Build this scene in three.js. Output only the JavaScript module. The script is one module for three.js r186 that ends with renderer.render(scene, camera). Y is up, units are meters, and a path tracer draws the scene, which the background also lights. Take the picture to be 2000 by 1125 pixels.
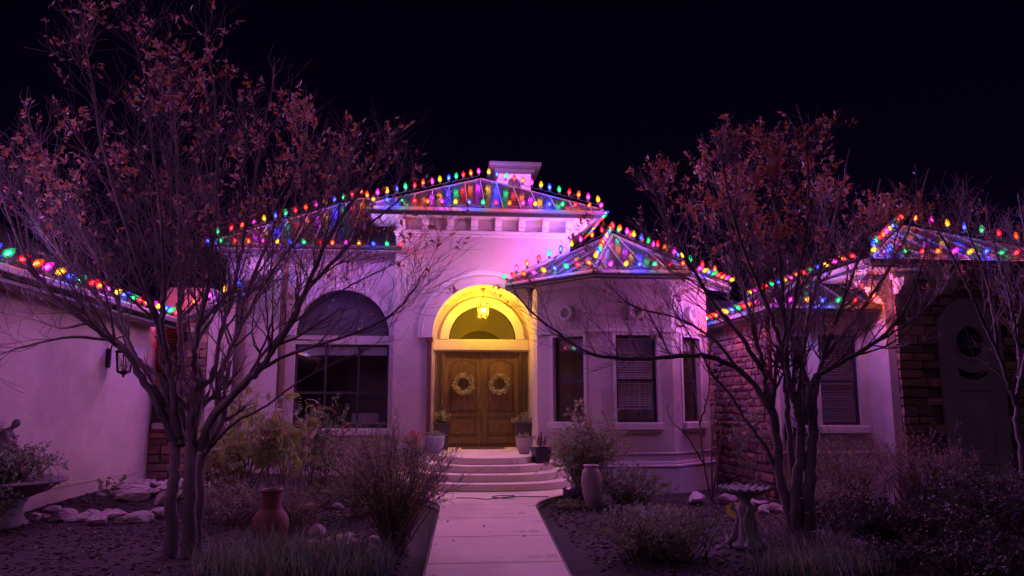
import * as THREE from 'three';
import { mergeGeometries, mergeVertices, toCreasedNormals } from 'three/addons/utils/BufferGeometryUtils.js';
import { MarchingCubes } from 'three/addons/objects/MarchingCubes.js';
import { RoundedBoxGeometry } from 'three/addons/geometries/RoundedBoxGeometry.js';

// ---------------------------------------------------------------- camera, sky, exposure
const scene = new THREE.Scene();
const D2R = Math.PI / 180;
const EYE = new THREE.Vector3(0, 1.59, 0), PITCH = 8.76 * D2R, YAW = -5.3 * D2R;
const camera = new THREE.PerspectiveCamera(42.57, 16 / 9, 0.1, 600);
camera.position.copy(EYE);
camera.rotation.set(PITCH, YAW, 0, 'YXZ');
const renderer = new THREE.WebGLRenderer({ antialias: true });
renderer.toneMapping = THREE.LinearToneMapping;
renderer.toneMappingExposure = 1;
renderer.shadowMap.enabled = true;
{ // night sky: almost black, a little violet toward the horizon, a few stars
  const W = 1024, H = 512, d = new Float32Array(W * H * 4);
  for (let j = 0; j < H; j++) for (let i = 0; i < W; i++) {
    const el = Math.max(0, ((j + 0.5) / H - 0.5) * Math.PI), k = Math.exp(-el * 3.2), o = (j * W + i) * 4;
    d[o] = 0.0006 + 0.0022 * k; d[o + 1] = 0.0002 + 0.0004 * k; d[o + 2] = 0.0022 + 0.0066 * k; d[o + 3] = 1;
  }
  const sky = new THREE.DataTexture(d, W, H, THREE.RGBAFormat, THREE.FloatType);
  sky.mapping = THREE.EquirectangularReflectionMapping;
  sky.magFilter = THREE.LinearFilter;
  sky.needsUpdate = true;
  scene.background = sky;
  scene.environment = sky;
}
// faint soft light of the night sky, from high over the garden
const moon = new THREE.DirectionalLight(new THREE.Color(0.75, 0.42, 1.0), 0.12);
moon.position.set(5, 17, 7);
moon.target.position.set(0, 0, -12);
moon.castShadow = true;
moon.shadow.radius = 110;
moon.shadow.mapSize.set(2048, 2048);
Object.assign(moon.shadow.camera, { left: -16, right: 16, top: 16, bottom: -16, near: 1, far: 60 });
scene.add(moon, moon.target);

const LAMP_GAIN = 1.15;            // strength of every bulb of the light strings, candela
const PORCH_LAMP = 15;            // strength of the porch lantern, candela

// ---------------------------------------------------------------- helpers
let seedState = 12345;
function rnd() { seedState = (seedState + 0x6d2b79f5) | 0; let t = Math.imul(seedState ^ (seedState >>> 15), 1 | seedState); t = (t + Math.imul(t ^ (t >>> 7), 61 | t)) ^ t; return ((t ^ (t >>> 14)) >>> 0) / 4294967296; }
const seed = (n) => { seedState = n * 7919 + 17; };
const R = (a, b) => a + (b - a) * rnd();
const gauss = () => (rnd() + rnd() + rnd() - 1.5) * 1.155;
const V = (x, y, z) => new THREE.Vector3(x, y, z);
const lerp = THREE.MathUtils.lerp, clamp = THREE.MathUtils.clamp, smooth = THREE.MathUtils.smoothstep;
const UPV = V(0, 1, 0);
// the point seen at photograph pixel (px, py) on the plane at depth z (metres in front of the camera along the house axis)
function at(px, py, z) {
  const v = V((px - 1000) / 1444, (562.5 - py) / 1444, -1).applyEuler(camera.rotation);
  return v.multiplyScalar(z / v.z).add(EYE);
}
const used = new Map();
function named(n) { const k = used.get(n) ?? 0; used.set(n, k + 1); return k ? n + '_' + String(k).padStart(3, '0') : n; }
function tag(o, label, category, group, kind) {
  if (label) o.userData.label = label;
  if (category) o.userData.category = category;
  if (group) o.userData.group = group;
  if (kind) o.userData.kind = kind;
  return o;
}
function thing(name, label, category, pos = [0, 0, 0], turn = 0, group) {
  const g = new THREE.Group();
  g.name = named(name); g.position.set(...pos); g.rotation.y = turn;
  scene.add(g);
  return tag(g, label, category, group);
}
function clean(g) {
  g = g.index ? g.toNonIndexed() : g.clone();
  for (const k of Object.keys(g.attributes)) if (!['position', 'normal', 'uv'].includes(k)) g.deleteAttribute(k);
  if (!g.attributes.normal) g.computeVertexNormals();
  if (!g.attributes.uv) g.setAttribute('uv', new THREE.BufferAttribute(new Float32Array(g.attributes.position.count * 2), 2));
  g.clearGroups();
  return g;
}
const merge = (a) => (Array.isArray(a) ? (a.length === 1 ? clean(a[0]) : mergeGeometries(a.map(clean))) : clean(a));
// uv in metres on each face, by the axis it mostly faces
function metric(g) {
  const p = g.attributes.position, n = g.attributes.normal, uv = g.attributes.uv;
  for (let i = 0; i < p.count; i++) {
    const ax = Math.abs(n.getX(i)), ay = Math.abs(n.getY(i)), az = Math.abs(n.getZ(i));
    if (ay > ax && ay > az) uv.setXY(i, p.getX(i), p.getZ(i));
    else if (ax > az) uv.setXY(i, p.getZ(i), p.getY(i));
    else uv.setXY(i, p.getX(i), p.getY(i));
  }
  return g;
}
function obj(name, geos, mat, parent = scene, uvMetres = true) {
  let g = merge(geos);
  if (uvMetres) g = metric(g);
  const m = new THREE.Mesh(g, mat);
  m.name = parent === scene ? named(name) : name;
  m.castShadow = m.receiveShadow = true;
  parent.add(m);
  return m;
}
const box = (x0, x1, y0, y1, z0, z1) => new THREE.BoxGeometry(Math.abs(x1 - x0), Math.abs(y1 - y0), Math.abs(z1 - z0)).translate((x0 + x1) / 2, (y0 + y1) / 2, (z0 + z1) / 2);
function rbox(x0, x1, y0, y1, z0, z1, r = 0.01) {
  const w = Math.abs(x1 - x0), h = Math.abs(y1 - y0), d = Math.abs(z1 - z0);
  return new RoundedBoxGeometry(w, h, d, 1, Math.min(r, w / 2.1, h / 2.1, d / 2.1)).translate((x0 + x1) / 2, (y0 + y1) / 2, (z0 + z1) / 2);
}
function bar(a, b, r, r2 = r, sides = 6) {
  const d = b.clone().sub(a), L = d.length();
  const g = new THREE.CylinderGeometry(r2, r, L, sides, 1);
  g.translate(0, L / 2, 0).applyQuaternion(new THREE.Quaternion().setFromUnitVectors(UPV, d.normalize())).translate(a.x, a.y, a.z);
  return g;
}
const lathe = (pts, seg = 24) => new THREE.LatheGeometry(pts.map(([r, y]) => new THREE.Vector2(r, y)), seg);
const extr = (shape, depth, bevel = 0) => new THREE.ExtrudeGeometry(shape, { depth, curveSegments: 28, bevelEnabled: bevel > 0, bevelSize: bevel, bevelThickness: bevel, bevelSegments: 2 });
function rectShape(x0, x1, y0, y1) { const s = new THREE.Shape(); s.moveTo(x0, y0); s.lineTo(x1, y0); s.lineTo(x1, y1); s.lineTo(x0, y1); s.closePath(); return s; }
function rectHole(x0, x1, y0, y1) { const s = new THREE.Path(); s.moveTo(x0, y0); s.lineTo(x0, y1); s.lineTo(x1, y1); s.lineTo(x1, y0); s.closePath(); return s; }
function lunette(cx, cy, r, P = THREE.Path) { const s = new P(); s.moveTo(cx - r, cy); s.lineTo(cx + r, cy); s.absarc(cx, cy, r, 0, Math.PI, false); s.closePath(); return s; }
// tapered tube along points with a radius at each; few sides
function tube(pts, radii, sides = 4, out) {
  const n = pts.length, P = out.p, N = out.n, base = P.length / 3;
  const t = V(), u = V(), w = V(), ref = V(0.31, 0.13, 0.94);
  for (let i = 0; i < n; i++) {
    t.subVectors(pts[Math.min(n - 1, i + 1)], pts[Math.max(0, i - 1)]).normalize();
    u.crossVectors(t, ref).normalize(); w.crossVectors(t, u);
    for (let k = 0; k < sides; k++) {
      const a = (k / sides) * Math.PI * 2, c = Math.cos(a), s = Math.sin(a), r = radii[i];
      const nx = u.x * c + w.x * s, ny = u.y * c + w.y * s, nz = u.z * c + w.z * s;
      P.push(pts[i].x + nx * r, pts[i].y + ny * r, pts[i].z + nz * r); N.push(nx, ny, nz);
      out.uv.push(Math.abs(k / sides - 0.5) * 1.4, i * 0.07);
    }
  }
  for (let i = 0; i < n - 1; i++) for (let k = 0; k < sides; k++) {
    const a = base + i * sides + k, b = base + i * sides + (k + 1) % sides;
    out.i.push(a, b, a + sides, b, b + sides, a + sides);
  }
}
const buf = () => ({ p: [], n: [], uv: [], i: [] });
function bufGeo(o) {
  const g = new THREE.BufferGeometry();
  g.setAttribute('position', new THREE.Float32BufferAttribute(o.p, 3));
  g.setAttribute('normal', new THREE.Float32BufferAttribute(o.n, 3));
  g.setAttribute('uv', new THREE.Float32BufferAttribute(o.uv, 2));
  g.setIndex(o.i);
  return g;
}
function rawMesh(name, g, mat, parent = scene) {
  const m = new THREE.Mesh(g, mat); m.name = parent === scene ? named(name) : name; m.castShadow = m.receiveShadow = true; parent.add(m); return m;
}
// a flat polygon given a thickness below it
function slab(pts, t = 0.06) {
  const n = V().crossVectors(V().subVectors(pts[1], pts[0]), V().subVectors(pts[2], pts[0])).normalize();
  if (n.y < 0) { pts = [...pts].reverse(); n.negate(); }
  const low = pts.map((p) => p.clone().addScaledVector(n, -t)), a = [];
  const tri = (...q) => q.forEach((v) => a.push(v.x, v.y, v.z));
  for (let i = 1; i < pts.length - 1; i++) { tri(pts[0], pts[i], pts[i + 1]); tri(low[0], low[i + 1], low[i]); }
  for (let i = 0; i < pts.length; i++) { const j = (i + 1) % pts.length; tri(pts[i], low[i], pts[j]); tri(pts[j], low[i], low[j]); }
  const g = new THREE.BufferGeometry();
  g.setAttribute('position', new THREE.Float32BufferAttribute(a, 3));
  g.computeVertexNormals();
  return g;
}

// ---------------------------------------------------------------- textures
function valueNoise(period, s) {
  const g = new Float32Array(period * period); seed(s); for (let i = 0; i < g.length; i++) g[i] = rnd();
  return (x, y) => {
    x = ((x % period) + period) % period; y = ((y % period) + period) % period;
    const x0 = Math.floor(x), y0 = Math.floor(y), fx = x - x0, fy = y - y0, x1 = (x0 + 1) % period, y1 = (y0 + 1) % period;
    const u = fx * fx * (3 - 2 * fx), v = fy * fy * (3 - 2 * fy);
    return lerp(lerp(g[y0 * period + x0], g[y0 * period + x1], u), lerp(g[y1 * period + x0], g[y1 * period + x1], u), v);
  };
}
function fbm(s, p0 = 4, oct = 5, gain = 0.55) {
  const layers = []; for (let i = 0; i < oct; i++) layers.push(valueNoise(p0 << i, s + i * 31));
  return (u, v) => { let a = 1, t = 0, sum = 0; for (let i = 0; i < oct; i++) { t += a * layers[i](u * (p0 << i), v * (p0 << i)); sum += a; a *= gain; } return t / sum; };
}
function tex(size, fn, repeat, srgb = false) {
  const d = new Uint8Array(size * size * 4);
  for (let j = 0; j < size; j++) for (let i = 0; i < size; i++) {
    const c = fn((i + 0.5) / size, (j + 0.5) / size), o = (j * size + i) * 4, a = Array.isArray(c) ? c : [c, c, c];
    for (let k = 0; k < 3; k++) d[o + k] = clamp(a[k], 0, 1) * 255;
    d[o + 3] = 255;
  }
  const t = new THREE.DataTexture(d, size, size);
  t.wrapS = t.wrapT = THREE.RepeatWrapping; t.magFilter = THREE.LinearFilter; t.repeat.set(repeat, repeat);
  if (srgb) t.colorSpace = THREE.SRGBColorSpace;
  t.needsUpdate = true;
  return t;
}
const s2 = (x) => Math.pow(x, 1 / 2.2);
function colorTex(size, base, fn, repeat) { return tex(size, (u, v) => { const k = fn(u, v); return Array.isArray(k) ? k.map(s2) : base.map((b) => s2(b * k)); }, repeat, true); }
const mat = (o) => new THREE.MeshStandardMaterial(o), pmat = (o) => new THREE.MeshPhysicalMaterial(o);
const rgb = (r, g, b) => new THREE.Color().setRGB(r, g, b);

const nA = fbm(11, 4, 6, 0.6), nB = fbm(47, 16, 5, 0.65), nC = fbm(91, 3, 4, 0.5), nGrain = fbm(7, 64, 3, 0.7);
const M = {};
M.stucco = mat({ map: colorTex(512, [0.54, 0.44, 0.39], (u, v) => 0.74 + 0.38 * nA(u, v) + 0.2 * (nB(u, v) - 0.5) - 0.10 * smooth(nC(u, v), 0.58, 0.72), 0.23), bumpMap: tex(512, (u, v) => 0.5 * nB(u, v) + 0.5 * nGrain(u, v), 0.9), bumpScale: 0.012, roughness: 0.92 });
M.trim = mat({ map: colorTex(256, [0.60, 0.53, 0.47], (u, v) => 0.88 + 0.2 * nA(u, v), 0.6), bumpMap: tex(256, (u, v) => nGrain(u, v), 1.3), bumpScale: 0.002, roughness: 0.85 });
M.gutter = mat({ color: rgb(0.075, 0.065, 0.06), roughness: 0.5, metalness: 0.1 });
M.soffit = mat({ color: rgb(0.42, 0.37, 0.33), roughness: 0.85 });
M.copper = mat({ map: colorTex(128, [0.20, 0.09, 0.05], (u, v) => 0.6 + 0.8 * nA(u, v), 1), roughness: 0.5, metalness: 0.5 });
M.roof = pmat({ map: colorTex(256, [0.012, 0.0115, 0.0125], (u, v) => 0.8 + 0.3 * nA(u, v), 0.5), roughnessMap: tex(256, (u, v) => 0.5 + 0.5 * nA(u, v), 0.8), roughness: 0.28, metalness: 0, specularIntensity: 0.6, ior: 1.1 });
M.seam = mat({ color: rgb(0.09, 0.085, 0.085), roughness: 0.4, metalness: 0.1 });
M.ridge = mat({ color: rgb(0.10, 0.09, 0.09), roughness: 0.5, metalness: 0.5 });
M.frame = mat({ color: rgb(0.035, 0.03, 0.032), roughness: 0.45, metalness: 0.3 });
M.glass = pmat({ color: rgb(0.85, 0.85, 0.88), transmission: 1, thickness: 0, roughness: 0.02, ior: 1.5, specularIntensity: 1 });
M.fanGlass = pmat({ color: rgb(0.85, 0.82, 0.75), transmission: 1, thickness: 0, roughness: 0.06, ior: 1.5 });
M.screen = mat({ map: colorTex(128, [0.055, 0.05, 0.05], (u, v) => 0.8 + 0.4 * nGrain(u, v), 6), roughness: 0.75 });
M.inside = mat({ color: rgb(0.34, 0.29, 0.26), roughness: 0.9 });
M.hall = mat({ color: rgb(0.82, 0.78, 0.62), roughness: 0.9 });
M.insideFloor = mat({ color: rgb(0.12, 0.08, 0.05), roughness: 0.5 });
M.blind = mat({ color: rgb(0.62, 0.58, 0.55), roughness: 0.6 });
M.blindDark = mat({ color: rgb(0.14, 0.12, 0.115), roughness: 0.6 });
M.paper = mat({ color: rgb(0.5, 0.48, 0.45), roughness: 0.9 });
const woodGrain = (u, v) => { const w = nA(u * 1, v * 0.12 + 0.3); return 0.55 + 0.5 * Math.pow(0.5 + 0.5 * Math.sin(40 * w + 18 * nC(u * 2, v * 0.25)), 1.5) * 0.6 + 0.35 * nB(u * 2, v * 0.3); };
M.wood = mat({ map: colorTex(512, [0.22, 0.125, 0.045], woodGrain, 0.8), bumpMap: tex(256, woodGrain, 0.8), bumpScale: 0.002, roughness: 0.42 });
M.woodDark = mat({ map: colorTex(256, [0.15, 0.075, 0.03], woodGrain, 0.8), roughness: 0.5 });
M.concrete = mat({ map: colorTex(512, [0.78, 0.70, 0.47], (u, v) => { const stain = smooth(nC(u + 0.3, v), 0.55, 0.8); return 0.8 + 0.25 * nA(u, v) + 0.14 * (nB(u, v) - 0.5) - 0.22 * stain - 0.25 * smooth(nA(u * 3 + 0.1, v * 3), 0.66, 0.72); }, 0.22), bumpMap: tex(512, (u, v) => 0.6 * nB(u, v) + 0.4 * nGrain(u, v), 0.8), bumpScale: 0.004, roughness: 0.88 });
M.mulch = mat({ map: colorTex(512, [0.018, 0.011, 0.009], (u, v) => 0.35 + 0.9 * nB(u, v) + 0.7 * Math.pow(nGrain(u, v), 3), 0.45), bumpMap: tex(512, (u, v) => 0.5 * nB(u, v) + 0.5 * nGrain(u, v), 0.45), bumpScale: 0.035, roughness: 0.97 });
M.chip = mat({ color: rgb(1, 1, 1), roughness: 0.95 });
M.stones = [[0.30, 0.15, 0.10], [0.22, 0.11, 0.08], [0.36, 0.20, 0.14], [0.27, 0.17, 0.13], [0.18, 0.095, 0.075]].map((c, i) => mat({ map: colorTex(128, c, (u, v) => 0.65 + 0.7 * nA(u + i * 0.2, v), 1.3), bumpMap: tex(128, (u, v) => nA(u + 0.4, v + i * 0.3), 1.3), bumpScale: 0.02, roughness: 0.92 }));
M.niche = mat({ map: colorTex(256, [0.30, 0.24, 0.235], (u, v) => 0.7 + 0.5 * nA(u, v), 0.5), bumpMap: tex(256, (u, v) => nB(u, v), 0.8), bumpScale: 0.01, roughness: 0.9 });
M.mortar = mat({ map: colorTex(128, [0.14, 0.09, 0.07], (u, v) => 0.7 + 0.5 * nB(u, v), 1.2), roughness: 0.97 });
M.rocks = [[0.42, 0.36, 0.33], [0.34, 0.27, 0.25], [0.48, 0.40, 0.35]].map((c, i) => mat({ map: colorTex(128, c, (u, v) => 0.6 + 0.75 * nA(u + i * 0.3, v), 2), bumpMap: tex(128, (u, v) => nA(u, v + i * 0.2), 2.2), bumpScale: 0.03, roughness: 0.92 }));
M.bark = mat({ map: colorTex(256, [0.15, 0.12, 0.115], (u, v) => 0.4 + 0.9 * nA(u * 1.0, v * 0.35) + 0.4 * (smooth(nC(u, v * 0.5), 0.42, 0.62) - 0.35), 1), bumpMap: tex(256, (u, v) => nA(u, v * 0.3), 1), bumpScale: 0.012, roughness: 0.78 });
M.twig = mat({ color: rgb(0.13, 0.10, 0.095), roughness: 0.8 });
M.stem = mat({ color: rgb(0.13, 0.09, 0.07), roughness: 0.9 });
M.leaf = pmat({ color: rgb(1, 1, 1), roughness: 0.75, transmission: 0.5, thickness: 0, side: THREE.DoubleSide });
M.leafSolid = mat({ color: rgb(1, 1, 1), roughness: 0.7, side: THREE.DoubleSide });
M.cast = mat({ map: colorTex(256, [0.22, 0.195, 0.19], (u, v) => 0.45 + 0.75 * nA(u, v), 2), bumpMap: tex(256, (u, v) => nA(u, v), 2), bumpScale: 0.012, roughness: 0.9 });
M.bathStone = mat({ map: colorTex(256, [0.42, 0.38, 0.36], (u, v) => 0.5 + 0.7 * nA(u, v), 2), bumpMap: tex(256, (u, v) => nA(u, v), 2), bumpScale: 0.012, roughness: 0.9 });
M.terracotta = mat({ map: colorTex(256, [0.17, 0.07, 0.045], (u, v) => 0.6 + 0.65 * nA(u, v), 1), bumpMap: tex(256, (u, v) => nB(u, v), 1), bumpScale: 0.004, roughness: 0.75 });
M.urn = mat({ map: colorTex(256, [0.42, 0.33, 0.31], (u, v) => 0.65 + 0.55 * nA(u, v), 1), bumpMap: tex(256, (u, v) => nB(u, v), 1), bumpScale: 0.004, roughness: 0.6 });
M.blackPot = mat({ color: rgb(0.022, 0.02, 0.024), roughness: 0.5 });
M.darkPot = mat({ map: colorTex(128, [0.06, 0.055, 0.05], (u, v) => 0.7 + 0.6 * nA(u, v), 2), roughness: 0.7 });
M.paleGlaze = mat({ map: colorTex(128, [0.36, 0.38, 0.46], (u, v) => 0.8 + 0.4 * nA(u, v), 2), roughness: 0.35 });
M.soil = mat({ color: rgb(0.03, 0.02, 0.015), roughness: 1 });
M.iron = mat({ color: rgb(0.02, 0.018, 0.018), roughness: 0.45, metalness: 0.6 });
M.brass = mat({ color: rgb(0.35, 0.22, 0.08), roughness: 0.35, metalness: 0.9 });
M.lampGlass = pmat({ color: rgb(0.95, 0.95, 0.92), transmission: 1, thickness: 0, roughness: 0.04, ior: 1.3 });
M.wire = mat({ color: rgb(0.012, 0.02, 0.014), roughness: 0.6 });
M.cable = mat({ color: rgb(0.012, 0.012, 0.012), roughness: 0.6 });
M.mat = mat({ color: rgb(0.09, 0.06, 0.04), roughness: 1 });
M.water = pmat({ color: rgb(0.6, 0.65, 0.7), transmission: 0.6, thickness: 0, roughness: 0.05 });

// ---------------------------------------------------------------- terrain, path, steps
function groundY(x, z) {
  let y = -0.05 - 0.2 * smooth(x, 2.2, 3.6) * smooth(-z, 9.5, 13.5) + 0.16 * smooth(-x, 2.6, 5.2) * smooth(-z, 8.5, 13);
  const n = Math.sin(x * 1.7 + z * 0.6) * Math.cos(z * 1.3 - x * 0.4) * 0.02 + Math.sin(x * 4.1 + 1) * Math.sin(z * 3.7) * 0.012;
  const onPath = smooth(Math.abs(x - 0.65), 0.6, 1.6);
  return y + n * onPath - 0.06 * (1 - onPath);
}
{
  const N = 150, p = [], idx = [], f = (t) => 14 * t + 140 * Math.pow(t, 7);
  for (let j = 0; j <= N; j++) for (let i = 0; i <= N; i++) {
    const x = f(i / N * 2 - 1), z = -9 + f(j / N * 2 - 1);
    p.push(x, groundY(clamp(x, -13, 13), clamp(z, -20, 3)), z);
  }
  for (let j = 0; j < N; j++) for (let i = 0; i < N; i++) { const a = j * (N + 1) + i; idx.push(a, a + N + 1, a + 1, a + 1, a + N + 1, a + N + 2); }
  const g = new THREE.BufferGeometry();
  g.setAttribute('position', new THREE.Float32BufferAttribute(p, 3)); g.setIndex(idx); g.computeVertexNormals();
  const uv = []; for (let i = 0; i < p.length; i += 3) uv.push(p[i], p[i + 2]);
  g.setAttribute('uv', new THREE.Float32BufferAttribute(uv, 2));
  const m = rawMesh('ground', g, M.mulch); tag(m, 'dark brown mulch garden beds on both sides of the walkway', null, null, 'structure');
}
{ // concrete walkway: slabs with real joints between them
  const path = new THREE.Group(); path.name = 'path'; scene.add(path);
  tag(path, 'pale concrete walkway leading to the front steps', null, null, 'structure');
  const right = (z) => 1.2 + 0.055 * (-z - 7.2) + 1.25 * Math.pow(smooth(-z, 11.5, 14.3), 1.5);
  const left = (z) => -0.14 + 0.03 * (-z - 7.2) - 1.25 * Math.pow(smooth(-z, 11.6, 14.3), 1.5);
  const zs = [-2.2, -3.8, -5.3, -6.5, -7.72, -9.2, -10.63, -11.98, -14.4];
  for (let k = 0; k < zs.length - 1; k++) {
    const a = zs[k] - 0.016, b = zs[k + 1] + 0.016, n = 10, s = new THREE.Shape(), pts = [];
    for (let i = 0; i <= n; i++) { const z = lerp(a, b, i / n); pts.push([right(z), -z]); }
    for (let i = n; i >= 0; i--) { const z = lerp(a, b, i / n); pts.push([left(z), -z]); }
    s.setFromPoints(pts.map(([x, y]) => new THREE.Vector2(x, y)));
    obj('slab', extr(s, 0.1, 0.007).rotateX(-Math.PI / 2).translate(0, -0.107, 0), M.concrete, path);
  }
  for (const [side, sgn] of [[right, 1], [left, -1]]) {  // thin dark bed edging
    const o = buf(), pts = []; for (let i = 0; i <= 40; i++) { const z = lerp(-3, -13.9, i / 40); pts.push(V(side(z) + sgn * 0.024, -0.02, z)); }
    tube(pts, pts.map(() => 0.011), 5, o);
    const e = rawMesh('bed_edging', bufGeo(o), M.cable); tag(e, sgn > 0 ? 'dark curved edging along the right side of the walkway' : 'dark edging along the left side of the walkway', null, null, 'structure');
  }
}
{ // four curved steps up to the porch
  const st = new THREE.Group(); st.name = 'porch_steps'; scene.add(st);
  tag(st, 'four curved concrete steps rising to the front door', null, null, 'structure');
  const lev = [[1.98, 3.2, 0, 0.13], [1.72, 2.86, 0.13, 0.26], [1.45, 2.5, 0.26, 0.39], [1.14, 2.22, 0.39, 0.52]];
  for (const [a, b, y0, y1] of lev) {
    const s = new THREE.Shape(), pts = [];
    for (let i = 0; i <= 48; i++) { const t = i / 48 * Math.PI, c = Math.cos(t), q = Math.sin(t); pts.push(new THREE.Vector2(0.95 + a * Math.sign(c) * Math.pow(Math.abs(c), 0.72), -(-16.8 + b * Math.pow(q, 0.82)))); }
    pts.push(new THREE.Vector2(0.95 - a, 17.0), new THREE.Vector2(0.95 + a, 17.0));
    s.setFromPoints(pts.reverse());
    obj(y1 > 0.5 ? 'porch_floor' : 'step', extr(s, y1 - y0 - 0.022, 0.011).rotateX(-Math.PI / 2).translate(0, y0 + 0.011, 0), M.concrete, st);
  }
  obj('porch_floor', box(-0.26, 2.1, 0.3, 0.52, -18.1, -16.99), M.concrete, st);
}

// ---------------------------------------------------------------- the house
const house = thing('house', 'one-storey stucco and stone house with metal hip roofs outlined in coloured lights', 'house');
function wall(geos, m = M.stucco) { return obj('wall', geos, m, house); }
// geometry given in a wall's own frame: x along the wall, y up, z out of the wall
const frameOf = (ax, az, bx, bz) => new THREE.Matrix4().makeRotationY(-Math.atan2(bz - az, bx - ax)).setPosition(ax, 0, az);
const put = (m, ...gs) => gs.map((g) => clean(g).applyMatrix4(m));

// stone veneer in courses: each stone a mesh of its own on its wall
const stoneShapes = [];
function stoneGeo(w, h, d) {
  const g = new THREE.BoxGeometry(w, h, d, 2, 2, 1), p = g.attributes.position, mv = mergeVertices(g.deleteAttribute('uv') && g), q = mv.attributes.position;
  for (let i = 0; i < q.count; i++) {
    const x = q.getX(i), y = q.getY(i), z = q.getZ(i), front = z > 0;
    q.setXYZ(i, x + R(-0.012, 0.012), y + R(-0.01, 0.01), z + (front ? (Math.abs(x) < w * 0.3 && Math.abs(y) < h * 0.3 ? 0.015 : R(-0.014, 0.008)) : 0));
  }
  const c = toCreasedNormals(mv, 0.5); c.computeBoundingBox; return c;
}
function stoneWall(m, W, y0, y1, skip, parent, big = 1) {
  let y = y0;
  while (y < y1 - 0.05) {
    const h = Math.min(R(0.10, 0.20) * big, y1 - y); let x = 0;
    while (x < W - 0.03) {
      let w = Math.min(R(0.22, 0.55) * big, W - x); if (W - x - w < 0.12) w = W - x;
      const cx = x + w / 2, cy = y + h / 2;
      if (!skip || !skip(cx, cy, w, h)) {
        const g = stoneGeo(w - 0.022, h - 0.02, 0.09).translate(cx, cy, R(0.02, 0.04));
        obj('stone', g.applyMatrix4(m), M.stones[Math.floor(rnd() * M.stones.length)], parent);
      }
      x += w;
    }
    y += h;
  }
}
// ---- windows: frame, panes, bars; given in a wall frame
function windowUnit(m, x0, x1, y0, y1, o = {}) {
  const t = 0.05, zf = -0.10, fr = [];
  fr.push(box(x0, x0 + t, y0, y1, zf - 0.05, zf), box(x1 - t, x1, y0, y1, zf - 0.05, zf), box(x0 + t, x1 - t, y0, y0 + t, zf - 0.05, zf), box(x0 + t, x1 - t, y1 - t, y1, zf - 0.05, zf));
  const w = obj('window', put(m, ...fr), M.frame, house);
  const cols = o.cols ?? [0, 1], rows = o.rows ?? [0, 0.48, 1], b = 0.022;
  for (let i = 1; i < cols.length - 1; i++) { const x = lerp(x0, x1, cols[i]); obj('mullion', put(m, box(x - b, x + b, y0 + t, y1 - t, zf - 0.045, zf + 0.004)), M.frame, w); }
  for (let j = 1; j < rows.length - 1; j++) { const y = lerp(y0, y1, rows[j]); for (let i = 0; i < cols.length - 1; i++) obj('rail', put(m, box(lerp(x0, x1, cols[i]) + (i ? b : t), lerp(x0, x1, cols[i + 1]) - (i < cols.length - 2 ? b : t), y - 0.026, y + 0.026, zf - 0.042, zf + 0.001)), M.frame, w); }
  for (let i = 0; i < cols.length - 1; i++) for (let j = 0; j < rows.length - 1; j++) {
    const a = lerp(x0, x1, cols[i]) + (i ? b : t), c = lerp(x0, x1, cols[i + 1]) - (i < cols.length - 2 ? b : t), d = lerp(y0, y1, rows[j]) + (j ? 0.026 : t), e = lerp(y0, y1, rows[j + 1]) - (j < rows.length - 2 ? 0.026 : t);
    const g = new THREE.PlaneGeometry(c - a, e - d).translate((a + c) / 2, (d + e) / 2, zf - 0.03);
    obj('pane', put(m, g), M.glass, w);
  }
  if (o.blind) { // horizontal slats just behind the glass
    const sl = [], n = Math.round((y1 - y0) * o.blind / 0.05);
    for (let k = 0; k < n; k++) sl.push(new THREE.BoxGeometry(x1 - x0 - 0.12, 0.004, 0.045).rotateX(0.5 + R(-0.06, 0.06)).translate((x0 + x1) / 2, y1 - 0.09 - k * 0.05, zf - 0.11));
    sl.push(box(x0 + 0.06, x1 - 0.06, y1 - 0.08, y1 - 0.05, zf - 0.15, zf - 0.07), box(x0 + 0.06, x1 - 0.06, y1 - 0.115 - n * 0.05, y1 - 0.09 - n * 0.05, zf - 0.14, zf - 0.08));
    obj('blind', put(m, ...sl), o.blindMat ?? M.blind, w);
  }
  if (o.header) obj('shade', put(m, box(x0 + 0.05, x1 - 0.05, y1 - o.header, y1 - 0.05, zf - 0.12, zf - 0.1)), M.paper, w);
  return w;
}
const sill = (m, x0, x1, y0, y1, d = 0.11) => obj('sill', put(m, rbox(x0, x1, y0, y1, -0.06, d, 0.012)), M.trim, house);

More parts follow.
